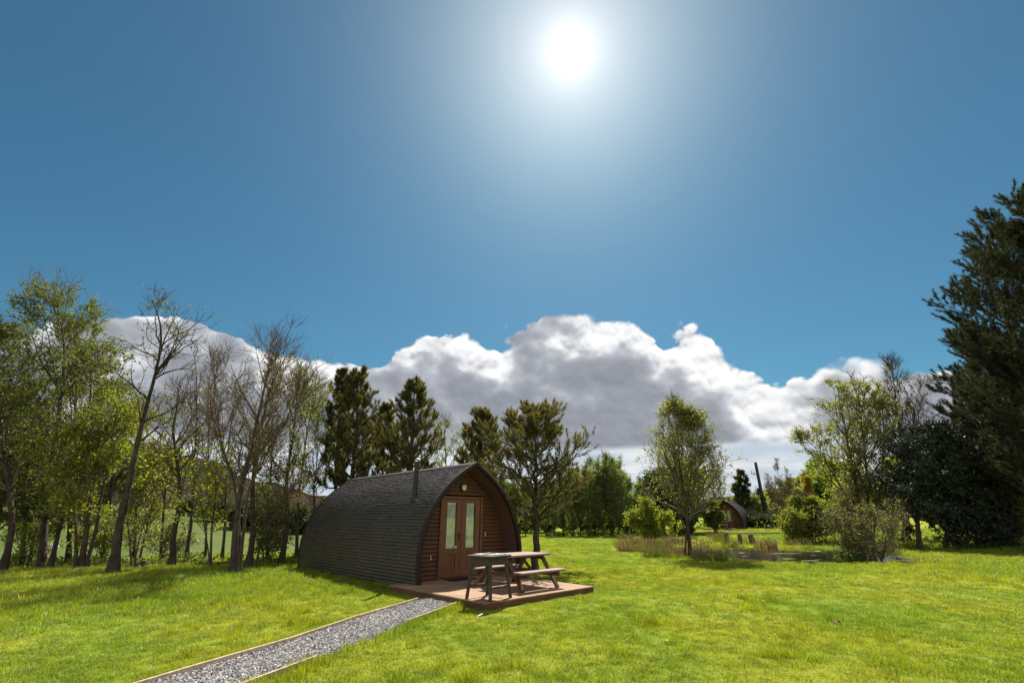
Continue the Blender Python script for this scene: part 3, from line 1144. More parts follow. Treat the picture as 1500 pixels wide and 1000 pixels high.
def tuft(name, rng, n, rad, h, w_, lean, mat):
    ang = rng.uniform(0, 2 * PI, n)
    rr = rad * np.sqrt(rng.uniform(0, 1, n))
    b = np.stack([rr * np.cos(ang), rr * np.sin(ang), np.zeros(n)], -1)
    la = rng.uniform(0, 2 * PI, n)
    ld = np.stack([np.cos(la), np.sin(la), np.zeros(n)], -1)
    hh = h * rng.uniform(0.55, 1.15, n)
    le = lean * rng.uniform(0.2, 1.2, n)
    wa = rng.uniform(0, 2 * PI, n)
    wd = np.stack([np.cos(wa), np.sin(wa), np.zeros(n)], -1) * (w_ * rng.uniform(.6, 1.2, n) / 2)[:, None]
    up = np.array([0, 0, 1.0])
    b[:, 2] -= 0.012
    mid = b + up * (hh * 0.6)[:, None] + ld * (le * hh * 0.30)[:, None]
    tip = b + up * (hh * 0.95)[:, None] + ld * (le * hh * 0.95)[:, None]
    V = np.stack([b - wd, b + wd, mid - wd * .75, mid + wd * .75, tip], 1).reshape(-1, 3)
    i = np.arange(n)[:, None] * 5
    me = np_mesh(name, V, [i + np.array([[0, 1, 3, 2]]), i + np.array([[2, 3, 4]])])
    me.materials.append(mat)
    return bpy.data.objects.new(name, me)


def in_pod_frame(x, y):
    dx_, dy_ = x - FL[0], y - FL[1]
    return dx_ * PR[0] + dy_ * PR[1], -(dx_ * AX[0] + dy_ * AX[1])


def path_t(x, y):
    """signed cross position on the path: 0 left edge .. 1 right edge (only where y is along it)"""
    xl = np.interp(y, LEFT_E[::-1, 1], LEFT_E[::-1, 0])
    xr = np.interp(y, RIGHT_E[::-1, 1], RIGHT_E[::-1, 0])
    t = (x - xl) / (xr - xl)
    return np.where((y < 10.45) & (y > 1.6), t, -9)


def value_noise(x, y, s, seed):
    rng = np.random.default_rng(seed)
    g = rng.uniform(0, 1, (128, 128))
    u, v = x / s + 500, y / s + 500
    i, j = np.floor(u).astype(int), np.floor(v).astype(int)
    fu, fv = u - i, v - j
    fu, fv = fu * fu * (3 - 2 * fu), fv * fv * (3 - 2 * fv)
    i, j, i1, j1 = i % 128, j % 128, (i + 1) % 128, (j + 1) % 128
    return (g[i, j] * (1 - fu) + g[i1, j] * fu) * (1 - fv) + (g[i, j1] * (1 - fu) + g[i1, j1] * fu) * fv


def build_grass():
    rng = np.random.default_rng(11)
    P_ = []
    # bands: r0, r1, density per m2, scale
    for r0, r1, den, sc in ((3.0, 9, 175, 1.0), (9, 14, 120, 1.15), (14, 22, 62, 1.5), (22, 34, 28, 2.1), (34, 62, 10, 3.3)):
        a0, a1 = R(-56), R(56)
        n = int(den * (r1 ** 2 - r0 ** 2) / 2 * (a1 - a0))
        r = np.sqrt(rng.uniform(r0 ** 2, r1 ** 2, n))
        a = rng.uniform(a0, a1, n)
        P_.append(np.stack([r * np.sin(a), r * np.cos(a), np.full(n, sc), r], -1))
    p = np.concatenate(P_)
    x, y, sc, r = p.T
    a = np.degrees(np.arctan2(x, y))
    u, o = in_pod_frame(x, y)
    t = path_t(x, y)
    patch = value_noise(x, y, 0.9, 3)
    keep = ~((t > -0.02) & (t < 1.0 - 0.10 * (patch > .55)))
    keep &= ~((u > -0.40) & (u < 2.70) & (o > -0.5) & (o < 2.79))
    keep &= ~((u > -0.03) & (u < 3.15) & (o > -7.1) & (o < 0.02))
    q = pond_q(x, y)
    keep &= q > 1.17
    keep &= ~((a < -9) & (r > 34))
    keep &= rng.uniform(0, 1, len(x)) < (0.55 + 0.45 * sstep(value_noise(x, y, 0.5, 9), 0.2, 0.5))
    x, y, sc, r, a, q, t, patch = [v[keep] for v in (x, y, sc, r, a, q, t, patch)]
    n = len(x)
    # longer under the left trees, by the pod wall, at the path's right edge and round the pond
    u, o = in_pod_frame(x, y)
    longer = sstep(r, 9.5, 14) * sstep(-a, 14, 24) * 0.9
    longer = np.maximum(longer, ((u > -0.35) & (u < 0.05) & (o < 0) & (o > -7)) * 0.9)
    longer = np.maximum(longer, sstep(-q, -1.7, -1.15) * 0.9)
    longer = np.maximum(longer, ((t > .98) & (t < 1.25)) * 0.75)
    longer = np.maximum(longer, sstep(a, 20, 30) * sstep(r, 16, 24) * 0.55)
    clump = sstep(value_noise(x, y, 0.42, 21), 0.74, 0.95) * sstep(value_noise(x, y, 2.3, 22), 0.35, 0.7)
    longer = np.maximum(longer, clump * 0.55)
    islong = rng.uniform(0, 1, n) < longer
    hs = 0.70 + 0.40 * value_noise(x, y, 1.6, 5) + 0.2 * clump
    s3 = np.stack([sc, sc, np.where(islong, 0.75 + 0.25 * sc, 0.45 + 0.55 * sc) * hs], -1) * rng.uniform(.75, 1.25, n)[:, None]
    pts = np.stack([x, y, ground_z(x, y)], -1)
    rot = np.stack([rng.normal(0, .10, n), rng.normal(0, .10, n), rng.uniform(0, 2 * PI, n)], -1)
    short = [tuft('grass_tuft', rng, 36, 0.085, 0.046, 0.0058, 1.0, M['grass']) for _ in range(6)]
    lng = [tuft('long_grass_tuft', rng, 30, 0.085, 0.125, 0.0062, 0.75, M['long_grass']) for _ in range(5)]
    s_ = ~islong
    scatter('grass', pts[s_], s3[s_], rot[s_], rng.integers(0, 6, s_.sum()), short, 'short sunlit yellow green grass of the open lawn', 'grass')
    scatter('long_grass', pts[islong], s3[islong], rot[islong], rng.integers(0, 5, islong.sum()), lng, 'longer tufted grass under the left trees and along edges', 'grass')
    return n


NG = build_grass()


def build_gravel():
    rng = np.random.default_rng(6)
    protos = []
    for k in range(7):
        bm = bmesh.new()
        bmesh.ops.create_icosphere(bm, subdivisions=1, radius=1)
        for v in bm.verts:
            v.co *= rng.uniform(.7, 1.2)
        bmesh.ops.scale(bm, vec=(1, rng.uniform(.6, .9), rng.uniform(.45, .7)), verts=bm.verts[:])
        me = bpy.data.meshes.new('stone')
        bm.to_mesh(me)
        bm.free()
        me.materials.append(M['stone'])
        protos.append(bpy.data.objects.new('stone', me))
    n = 26000
    i = rng.uniform(0, 1, n) * 59
    k = rng.uniform(0.015, 0.985, n)
    i0 = np.floor(i).astype(int)
    f = (i - i0)[:, None]
    i1 = np.minimum(i0 + 1, 59)
    l = LE[i0] * (1 - f) + LE[i1] * f
    r_ = RE[i0] * (1 - f) + RE[i1] * f
    q = l * (1 - k[:, None]) + r_ * k[:, None]
    u, o = in_pod_frame(q[:, 0], q[:, 1])
    ok = ~((u > -.42) & (o < 2.8))
    q = q[ok]
    n = len(q)
    s = rng.lognormal(math.log(0.0125), 0.30, n)
    pts = np.stack([q[:, 0], q[:, 1], ground_z(q[:, 0], q[:, 1]) + 0.016 + rng.uniform(0, .008, n)], -1)
    scatter('gravel', pts, np.repeat(s[:, None], 3, 1), rng.uniform(0, 6.28, (n, 3)), rng.integers(0, 7, n), protos, 'loose grey and white gravel chippings on the path', 'gravel')


build_gravel()


# ------------------------------------------------------------------ trees
def unit(v):
    return v / np.maximum(np.linalg.norm(v, axis=-1, keepdims=True), 1e-9)


def grow(rng, start, dirs, L, n, up, wob):
    """curved branches: (B,3),(B,3),(B,) -> (B,n,3)"""
    B = len(start)
    out = np.empty((B, n, 3))
    out[:, 0] = start
    d_ = unit(dirs)
    for k in range(1, n):
        d_ = unit(d_ + rng.normal(0, wob, (B, 3)) + np.array([0, 0, up]))
        out[:, k] = out[:, k - 1] + d_ * (L / (n - 1))[:, None]
    return out


def sample_on(pts, par, t):
    n = pts.shape[1]
    f = t * (n - 1)
    i = np.minimum(np.floor(f).astype(int), n - 2)
    f = (f - i)[:, None]
    a, b = pts[par, i], pts[par, i + 1]
    return a * (1 - f) + b * f, unit(b - a)


def off_axis(rng, tan, ang, az=None):
    B = len(tan)
    ref = np.where(np.abs(tan[:, 2:3]) > 0.9, np.array([[1.0, 0, 0]]), np.array([[0, 0, 1.0]]))
    u = unit(np.cross(tan, ref))
    v = np.cross(tan, u)
    p_ = rng.uniform(0, 2 * PI, B) if az is None else az
    return tan * np.cos(ang)[:, None] + (u * np.cos(p_)[:, None] + v * np.sin(p_)[:, None]) * np.sin(ang)[:, None]


def tube_arrays(pts, r0, r1, sides, power=1.0):
    B, n, _ = pts.shape
    t = np.gradient(pts, axis=1)
    t = unit(t)
    ref = np.where(np.abs(t[:, :1, 2:3]) > 0.8, np.array([1.0, 0.1, 0]), np.array([0.05, 0, 1.0]))
    u = unit(np.cross(t, np.broadcast_to(ref, t.shape)))
    v = np.cross(t, u)
    k = np.linspace(0, 1, n)[None] ** power
    rad = r0[:, None] * (1 - k) + r1[:, None] * k
    a = np.linspace(0, 2 * PI, sides, endpoint=False)
    ring = u[:, :, None] * np.cos(a)[None, None, :, None] + v[:, :, None] * np.sin(a)[None, None, :, None]
    V = (pts[:, :, None] + ring * rad[:, :, None, None]).reshape(-1, 3)
    b, i, s = np.meshgrid(np.arange(B), np.arange(n - 1), np.arange(sides), indexing='ij')
    s2 = (s + 1) % sides
    o = b * n * sides
    F = np.stack([o + i * sides + s, o + i * sides + s2, o + (i + 1) * sides + s2, o + (i + 1) * sides + s], -1).reshape(-1, 4)
    return V, F


def merge(parts):
    Vs, Fs, o = [], [], 0
    for V, F in parts:
        Vs.append(V)
        Fs.append(F + o)
        o += len(V)
    return np.concatenate(Vs), np.concatenate(Fs)


def leaf_arrays(rng, pos_, size, droop=0.2, aspect=0.34, tint_bias=0.0):
    n = len(pos_)
    a = unit(rng.normal(0, 1, (n, 3)) - np.array([0, 0, droop]))
    b = unit(np.cross(a, rng.normal(0, 1, (n, 3))))
    s = (size * rng.uniform(0.6, 1.3, n))[:, None]
    V = np.stack([pos_, pos_ + a * s * .45 + b * s * aspect, pos_ + a * s, pos_ + a * s * .45 - b * s * aspect], 1).reshape(-1, 3)
    F = np.arange(n * 4).reshape(-1, 4)
    tint = np.repeat(np.clip(rng.normal(0.45 + tint_bias, 0.22, n), 0, 1), 4)
    return V, F, tint


def stem_poly(pts, n=16):
    p_ = np.asarray(pts, dtype=float)
    d_ = np.concatenate([[0], np.cumsum(np.linalg.norm(np.diff(p_, axis=0), axis=1))])
    s = np.linspace(0, d_[-1], n)
    q = np.stack([np.interp(s, d_, p_[:, i]) for i in range(3)], -1)
    for _ in range(2):
        q[1:-1] = .25 * q[:-2] + .5 * q[1:-1] + .25 * q[2:]
    return q


PROFILES = {
    'round': lambda t: np.sin(PI * np.clip(0.12 + 0.86 * t, 0, 1)) ** 0.7,
    'cone': lambda t: 1.02 - 0.88 * t,
    'vase': lambda t: 0.45 + 0.55 * np.sin(PI * np.clip(t, 0, 1) ** 0.8) + 0.0 * t,
    'column': lambda t: 0.8 - 0.45 * t ** 2,
    'ovate': lambda t: np.clip(.60 + 1.7 * t, 0, 1) * np.clip(1.04 - t, 0, 1) ** .62,
    'low': lambda t: np.clip(1.1 - t, 0.08, 1) ** 0.8,
}


def broadleaf(name, label, cat, stems, r0, lo=0.25, k1=22, len1=1.8, prof='round', k2=7, k3=5, ang1=(35, 65), up1=0.10, len3=0.38,
              leaves=3.0, leaf=0.07, lmat='leaf_alder', bark='bark', twigs='twig', seed=0, group=None, leaf_lo=0.0, leaf_hi=1.0, bias=0.0,
              wob=0.16, tw=0.006, crown_name='crown', dens_top=1.0, stem_sides=8):
    """stems: list of point lists in world space; branches, twigs and leaves grow from them"""
    rng = np.random.default_rng(seed)
    root_p = np.array(stems[0][0], dtype=float)
    root = thing(name, label, cat, tuple(root_p), 0, group)
    trunk_parts, br_parts, lp = [], [], []
    zmin = root_p[2]
    zmax = max(s[-1][2] for s in stems)
    for si, st in enumerate(stems):
        q = stem_poly(st) - root_p
        H_ = np.linalg.norm(q[-1] - q[0])
        q[1:-1] += (np.convolve(rng.normal(0, 1, len(q)), [.25, .5, .25], 'valid')[:, None] * rng.normal(0, 1, 3)) * 0.0035 * H_
        rs = r0 if np.isscalar(r0) else r0[si]
        q[0, 2] -= 0.06
        Vt, Ft = tube_arrays(q[None], np.array([rs * 0.78]), np.array([max(rs * 0.10, 0.008)]), stem_sides, 0.8)
        # root flare
        base = np.linalg.norm(Vt[:, :2] - q[0, :2], axis=1)
        fl = (Vt[:, 2] < q[0, 2] + 0.02)
        Vt[fl, :2] = q[0, :2] + (Vt[fl, :2] - q[0, :2]) * 1.55
        trunk_parts.append((Vt, Ft))
        kk = max(2, int(k1 * (H_ / (zmax - zmin)) ** .7))
        t = np.sort(rng.uniform(lo, 0.98, kk))
        tt = (t - lo) / (1 - lo)
        sp, tan = sample_on(q[None], np.zeros(kk, int), t)
        az_ = (np.arange(kk) * 2.4 + rng.normal(0, .5, kk)) % (2 * PI)
        an = np.radians(rng.uniform(ang1[0], ang1[1], kk)) * (1 - 0.35 * tt)
        d1 = off_axis(rng, tan, an, az_)
        L1 = len1 * PROFILES[prof](tt) * rng.uniform(.65, 1.2, kk)
        b1 = grow(rng, sp, d1, L1, 8, up1, wob)
        rb = np.clip(rs * (1 - t * .9) * .55, 0.012, None) * np.clip(L1 / len1, .4, 1)
        br_parts.append(tube_arrays(b1, rb, np.full(kk, tw), 5))
        par = np.repeat(np.arange(kk), k2)
        t2 = rng.uniform(0.18, 0.98, len(par))
        s2, tn2 = sample_on(b1, par, t2)
        d2 = off_axis(rng, tn2, np.radians(rng.uniform(25, 60, len(par))))
        L2 = L1[par] * (0.62 - 0.38 * t2) * rng.uniform(.6, 1.25, len(par)) + 0.10
        b2 = grow(rng, s2, d2, L2, 5, up1 * .8, wob)
        br_parts.append(tube_arrays(b2, np.clip(rb[par] * .45, tw * 1.2, None), np.full(len(par), tw * .8), 3))
        # top shoots
        par3 = np.repeat(np.arange(len(par)), k3)
        t3 = rng.uniform(0.15, 1.0, len(par3))
        s3, tn3 = sample_on(b2, par3, t3)
        d3 = off_axis(rng, tn3, np.radians(rng.uniform(20, 60, len(par3))))
        L3 = len3 * rng.uniform(.4, 1.3, len(par3))
        b3 = grow(rng, s3, d3, L3, 4, up1, wob)
        br_parts.append(tube_arrays(b3, np.full(len(par3), tw * .8), np.full(len(par3), tw * .4), 3))
        if leaves > 0:
            nl = int(len(par3) * leaves * (2.7 if leaves > 1 else 1.5))
            pp = rng.integers(0, len(par3), nl)
            lpos, _ = sample_on(b3, pp, rng.uniform(0.1, 1.0, nl))
            lp.append(lpos)
    V, F = merge(trunk_parts)
    link_mesh('trunk', np_mesh('trunk', V, F), M[bark], root, True)
    V, F = merge(br_parts)
    link_mesh('branches', np_mesh('branches', V, F), M[twigs], root, True)
    if lp:
        lp = np.concatenate(lp)
        zz = (lp[:, 2] - 0) / (zmax - zmin)
        keep = (zz > leaf_lo) & (zz < leaf_hi)
        pr_ = 1 + (dens_top - 1) * np.clip(zz, 0, 1)
        keep &= rng.uniform(0, 1, len(lp)) < pr_
        lp = lp[keep]
        lp += rng.normal(0, leaf * .5, lp.shape)
        V, F, ti = leaf_arrays(rng, lp, leaf, tint_bias=bias)
        link_mesh(crown_name, np_mesh(crown_name, V, F, ti), M[lmat], root)
    return root


def pine(name, label, stem, r0, lo=0.22, whorls=14, per=5, len1=2.2, prof='cone', up=0.10, ang=(58, 85), k2=11, tufts=9, nl=0.15, nw=0.016, needles=13,
         mat='needle', seed=0, group=None, side=None, len_pow=1.0, bias=0.0, drop_lo=0.0):
    rng = np.random.default_rng(seed)
    root_p = np.array(stem[0], dtype=float)
    root = thing(name, label, 'tree', tuple(root_p), 0, group)
    q = stem_poly(stem, 18) - root_p
    q[1:-1] += rng.normal(0, 0.03, (len(q) - 2, 3)) * np.array([1, 1, .2])
    q[0, 2] -= .08
    tr = tube_arrays(q[None], np.array([r0]), np.array([r0 * .12]), 9, .85)
    link_mesh('trunk', np_mesh('trunk', *tr), M['bark_pine'], root, True)
    t = np.repeat(np.linspace(lo, 0.97, whorls) + rng.normal(0, .006, whorls), per)
    t = np.clip(t + rng.normal(0, .008, len(t)), lo * .9, 0.985)
    kk = len(t)
    tt = np.clip((t - lo) / (1 - lo), 0, 1)
    sp, tan = sample_on(q[None], np.zeros(kk, int), t)
    azs = np.tile(np.arange(per) * 2 * PI / per, whorls) + np.repeat(rng.uniform(0, 6, whorls), per) + rng.normal(0, .3, kk)
    an = np.radians(rng.uniform(ang[0], ang[1], kk)) * (1 - .30 * tt ** 2)
    d1 = off_axis(rng, tan, an, azs)
    L1 = len1 * PROFILES[prof](tt) ** len_pow * rng.uniform(.55, 1.15, kk)
    if side is not None:
        L1 = L1 * (1 + side[2] * (unit(d1)[:, 0] * side[0] + unit(d1)[:, 1] * side[1]))
    L1 = np.clip(L1, .18, None)
    b1 = grow(rng, sp, d1, L1, 8, up, .09)
    rb = np.clip(r0 * (1 - t) * .5, .014, .12)
    parts = [tube_arrays(b1, rb, np.full(kk, .008), 5)]
    par = np.repeat(np.arange(kk), k2)
    t2 = 0.22 + 0.78 * rng.uniform(0, 1, len(par)) ** .75
    s2, tn2 = sample_on(b1, par, t2)
    d2 = off_axis(rng, tn2, np.radians(rng.uniform(25, 65, len(par))))
    d2[:, 2] *= .55
    L2 = (L1[par] * (.50 - .34 * t2) + .16) * rng.uniform(.6, 1.2, len(par))
    b2 = grow(rng, s2, d2, L2, 5, up * 2.2 + .04, .10)
    parts.append(tube_arrays(b2, np.full(len(par), .012), np.full(len(par), .006), 3))
    link_mesh('branches', np_mesh('branches', *merge(parts)), M['bark_pine'], root, True)
    # tufts of needles along the outer half of each branchlet, plus the branch ends
    pt = np.repeat(np.arange(len(par)), tufts)
    t3 = 0.25 + .75 * rng.uniform(0, 1, len(pt)) ** .7
    tp, tg = sample_on(b2, pt, t3)
    e, eg = sample_on(b1, np.repeat(np.arange(kk), 3), rng.uniform(.7, 1, kk * 3))
    tp, tg = np.concatenate([tp, e]), np.concatenate([tg, eg])
    ok = rng.uniform(0, 1, len(tp)) > drop_lo
    tp, tg = tp[ok], tg[ok]
    n = len(tp)
    ax_ = np.repeat(tg, needles, 0)
    dr = unit(ax_ * rng.uniform(.2, 1.1, (n * needles, 1)) + rng.normal(0, .55, (n * needles, 3)) + np.array([0, 0, .12]))
    b = np.repeat(tp, needles, 0) + ax_ * rng.uniform(-.5, .5, (n * needles, 1)) * nl * .8
    wd = unit(np.cross(dr, rng.normal(0, 1, dr.shape))) * nw * .5
    ln = (nl * rng.uniform(.65, 1.2, n * needles))[:, None]
    V = np.stack([b - wd, b + wd, b + dr * ln * .65 + wd * .8, b + dr * ln], 1).reshape(-1, 3)
    F = np.arange(len(V)).reshape(-1, 4)
    ti = np.clip(np.repeat(rng.normal(.42 + bias, .16, n), needles) + rng.normal(0, .12, n * needles), 0, 1)
    link_mesh('crown', np_mesh('crown', V, F, np.repeat(ti, 4)), M[mat], root)
    return root


def stem(Y, *pix, dy=0.0):
    """stem through photograph points at forward distance Y, its foot on the ground"""
    out = []
    for k, (a, b) in enumerate(pix):
        p_ = P(a, b, Y + dy * k)
        if k == 0:
            p_ = np.array([PX(a, Y, gz(PX(a, Y), Y)), Y, gz(PX(a, Y), Y)])
        out.append(p_)
    return out


LG = 'trees along the left edge of the lawn'
PENDING = []
broadleaf('alder_tree', 'tall dense green leafy tree at far left of the lawn edge', 'tree',
          [stem(17.8, (62, 826), (66, 740), (88, 600), (98, 500), (68, 424)), stem(17.5, (72, 826), (84, 770), (112, 680), (135, 570), (130, 512))],
          [0.16, 0.11], lo=.16, k1=40, len1=2.7, prof='round', k2=8, k3=6, leaves=2.3, leaf=.085, seed=1, group=LG, bias=-.02, lmat='leaf_alder', bark='bark_dark')
broadleaf('alder_tree', 'leafy dark tree leaning in at the left picture border', 'tree',
          [stem(16.4, (2, 836), (22, 780), (10, 690), (-10, 560), (0, 470))], 0.13, lo=.2, k1=30, len1=2.3, prof='round', k2=8, k3=6, leaves=2.0, leaf=.085, seed=2, group=LG, bark='bark_dark')
broadleaf('hazel_tree', 'multi-stemmed yellow green tree left of the leaning bare trunk', 'tree',
          [stem(16.8, (118, 832), (128, 770), (140, 690), (150, 570)), stem(16.9, (126, 832), (144, 760), (160, 660), (172, 600)), stem(16.6, (110, 832), (112, 770), (100, 690), (110, 640))],
          [0.13, 0.09, 0.07], lo=.2, k1=16, len1=1.55, prof='round', k2=7, k3=6, leaves=2.0, leaf=.085, lmat='leaf_spring', seed=3, group=LG)
broadleaf('leaning_tree', 'tall sparse tree with curved dark trunk leaning to the right', 'tree',
          [stem(15.0, (165, 842), (183, 730), (196, 670), (214, 590), (232, 540), (241, 500), (236, 470), (222, 436))],
          0.165, lo=.33, k1=22, len1=2.1, prof='round', k2=5, k3=4, ang1=(40, 68), leaves=.95, leaf=.08, lmat='leaf_alder', seed=4, group=LG, bark='bark_dark', twigs='bark_dark', wob=.2)
broadleaf('sapling', 'short thin forked sapling just right of the leaning trunk', 'tree',
          [stem(16.5, (193, 834), (190, 790), (184, 740)), stem(16.5, (196, 834), (203, 790), (218, 750))], [.05, .04], lo=.25, k1=9, len1=.8, k2=5, k3=4, leaves=.9, leaf=.09, lmat='leaf_spring', seed=5, group=LG)
broadleaf('field_tree', 'stout trunked tree with bright leaves low on its branches', 'tree',
          [stem(16.6, (250, 836), (258, 770), (262, 710), (254, 640), (262, 570))], 0.14, lo=.28, k1=20, len1=1.75, prof='round', k2=6, k3=5, leaves=1.5, leaf=.11, lmat='leaf_spring', seed=6, group=LG, leaf_hi=.62, bark='bark_dark')
broadleaf('field_tree', 'slender bare-topped tree behind the one with bright low leaves', 'tree',
          [stem(18.3, (272, 828), (280, 760), (284, 680), (290, 600), (285, 520))], 0.10, lo=.3, k1=18, len1=1.7, prof='vase', k2=6, k3=5, ang1=(25, 45), leaves=.5, leaf=.085, lmat='leaf_olive', seed=7, group=LG, leaf_hi=.7)
broadleaf('sapling', 'thin young tree between the bright-leaved tree and the forked bare tree', 'tree',
          [stem(16.2, (309, 836), (310, 780), (316, 720), (318, 640)), stem(16.2, (309, 836), (300, 770), (290, 720))], [.055, .04], lo=.3, k1=12, len1=1.05, k2=5, k3=5, leaves=1.1, leaf=.095, lmat='leaf_spring', seed=8, group=LG)
broadleaf('bare_tree', 'large forking bare tree with thick trunk and fine brown twigs', 'tree',
          [stem(14.7, (342, 846), (346, 760), (352, 716), (372, 640), (385, 580), (392, 540), (402, 508)),
           stem(14.8, (346, 790), (350, 740), (330, 660), (310, 590), (322, 530)),
           stem(14.5, (350, 760), (362, 715), (400, 650), (425, 610), (438, 560))],
          [0.16, 0.075, 0.08], lo=.32, k1=24, len1=1.9, prof='vase', k2=7, k3=5, ang1=(25, 48), up1=.16, leaves=.55, leaf=.055, lmat='leaf_bud', seed=9, group=LG, wob=.14, len3=.5)
broadleaf('bare_tree', 'curved tree with low side branches just behind the forking bare tree', 'tree',
          [stem(16.7, (363, 838), (372, 780), (368, 720), (380, 640), (395, 560), (420, 520)), stem(16.6, (373, 790), (392, 758), (420, 730))],
          [0.14, 0.05], lo=.3, k1=22, len1=1.6, prof='vase', k2=7, k3=6, ang1=(25, 50), leaves=.7, leaf=.065, lmat='leaf_bud', seed=10, group=LG, bark='bark_dark')
broadleaf('budding_tree', 'olive budding tree standing just left of the big pod', 'tree',
          [stem(17.6, (411, 832), (420, 770), (420, 700), (432, 620), (440, 545)), stem(17.6, (418, 780), (396, 745), (380, 735))],
          [0.13, 0.04], lo=.3, k1=24, len1=1.6, prof='round', k2=7, k3=6, ang1=(28, 52), leaves=1.2, leaf=.075, lmat='leaf_olive', seed=12, group=LG, bark='bark_dark')
broadleaf('budding_tree', 'slim olive tree touching the back of the big pod', 'tree',
          [stem(19.4, (433, 826), (436, 760), (442, 690), (452, 620), (462, 560))], 0.10, lo=.3, k1=22, len1=1.7, prof='round', k2=7, k3=6, ang1=(28, 52), leaves=1.3, leaf=.08, lmat='leaf_olive', seed=13, group=LG)
broadleaf('field_tree', 'thin bare tree behind and left of the forking bare tree', 'tree',
          [stem(20.5, (325, 822), (330, 750), (334, 660), (345, 570))], .09, lo=.3, k1=18, len1=1.7, prof='vase', k2=7, k3=6, ang1=(22, 42), leaves=.6, leaf=.075, lmat='leaf_bud', seed=14, group=LG)
broadleaf('field_tree', 'shadowed leafy tree behind the multi-stemmed yellow green one', 'tree',
          [stem(21.5, (150, 818), (160, 740), (170, 640), (176, 560))], .12, lo=.2, k1=24, len1=2.0, prof='round', k2=7, k3=5, leaves=1.8, leaf=.12, lmat='leaf_alder', seed=15, group=LG)
broadleaf('field_tree', 'fine twigged tree behind the slender bare-topped tree', 'tree',
          [stem(21.0, (236, 818), (240, 740), (250, 650), (262, 580))], .09, lo=.25, k1=18, len1=1.7, prof='vase', k2=7, k3=6, ang1=(22, 42), leaves=.9, leaf=.09, lmat='leaf_olive', seed=16, group=LG)

for args in (('leafy understorey tree between the far left trunks', 34, 560, 20.5, .12, 150), ('dark leafy tree crown behind the tall alder', 100, 470, 22.0, .13, 151), ('shadowed tree at the far left beyond the leaning border tree', -25, 470, 20.0, .14, 152), ('bushy green tree behind the short forked sapling', 196, 600, 23.5, .10, 153)):
    lab, px, pt, Y, r_, sd = args
    broadleaf('leafy_tree', lab, 'tree', [stem(Y, (px, 816), (px + 4, 730), (px + 10, 640), (px + 14, pt)), stem(Y + .3, (px + 8, 816), (px + 28, 740), (px + 40, pt + 70))], [r_, r_ * .7], lo=.14, k1=34, len1=2.2, prof='round', k2=8, k3=6, leaves=1.15, leaf=.11,
              lmat='leaf_alder' if sd != 153 else 'leaf_spring', seed=sd, group=LG, bark='bark_dark')
for args in (('thin twiggy tree between the forking bare tree and the olive budding tree', 392, 540, 20.0, 160), ('thin twiggy tree left of the short thin young tree', 300, 560, 22.0, 161), ('thin twiggy tree close to the pod back wall', 458, 600, 22.5, 162)):
    lab, px, pt, Y, sd = args
    broadleaf('twiggy_tree', lab, 'tree', [stem(Y, (px, 818), (px + 3, 730), (px + 8, pt))], .08, lo=.2, k1=24, len1=1.7, prof='vase', k2=8, k3=7, ang1=(20, 42), up1=.16, leaves=.7, leaf=.075, lmat='leaf_bud' if sd != 162 else 'leaf_olive', seed=sd, group=LG)
for args in (('low leafy bush at the foot of the tall alder', 40, 760, 19, 170), ('low leafy bush left of the leaning trunk', 140, 770, 19.5, 171), ('low twiggy bush behind the stout trunked tree', 238, 765, 20, 172), ('low bush at the foot of the forking bare tree', 390, 775, 19.5, 173)):
    lab, px, pt, Y, sd = args
    PENDING.append((lab, px, pt, Y, sd))

PG = 'pines behind the big pod'
pine('pine_tree', 'dark pine with the tallest top behind the back of the big pod', stem(21.5, (512, 800), (516, 700), (522, 620), (524, 547)), .17, lo=.30, whorls=15, per=5, len1=2.0, up=.13, seed=21, group=PG, prof='ovate', bias=-.04, k2=9, tufts=7)
pine('pine_tree', 'dark narrow pine standing left of the tallest pine behind the pod', stem(23.0, (492, 800), (492, 700), (496, 620), (500, 548)), .13, lo=.34, whorls=12, per=5, len1=1.5, up=.13, seed=22, group=PG, prof='ovate', bias=-.08)
pine('pine_tree', 'dark pointed pine directly behind the stove flue', stem(21.5, (602, 800), (603, 700), (604, 650), (606, 566)), .17, lo=.36, whorls=15, per=5, len1=2.1, up=.13, seed=23, group=PG, prof='ovate', bias=-.04, k2=9, tufts=7)
pine('pine_tree', 'lower pine filling the gap between the two dark pines behind the pod', stem(24.5, (560, 800), (560, 700), (562, 650), (564, 600)), .13, lo=.34, whorls=11, per=5, len1=2.0, up=.12, seed=24, group=PG, prof='ovate')
pine('pine_tree', 'olive pine rising behind the peak of the pod front', stem(24.0, (706, 800), (706, 720), (704, 660), (708, 606)), .16, lo=.30, whorls=13, per=5, len1=2.1, up=.14, seed=25, group=PG, prof='ovate', bias=.06)
pine('pine_tree', 'open branched pine with bare lower trunk to the right of the pod', stem(16.6, (785, 834), (785, 760), (784, 680), (782, 608)), .135, lo=.27, whorls=15, per=5, len1=2.9, up=.06, ang=(58, 86), nl=.115, nw=.011, seed=26, group=PG, prof='ovate', bias=.04, k2=13, tufts=8)
broadleaf('budding_tree', 'yellowish budding tree in the gap behind the pod roof', 'tree', [stem(25.5, (655, 800), (655, 720), (652, 650), (650, 618))], .11, lo=.25, k1=22, len1=1.8, k2=7, k3=5, leaves=1.2, leaf=.11, lmat='leaf_olive', seed=27)

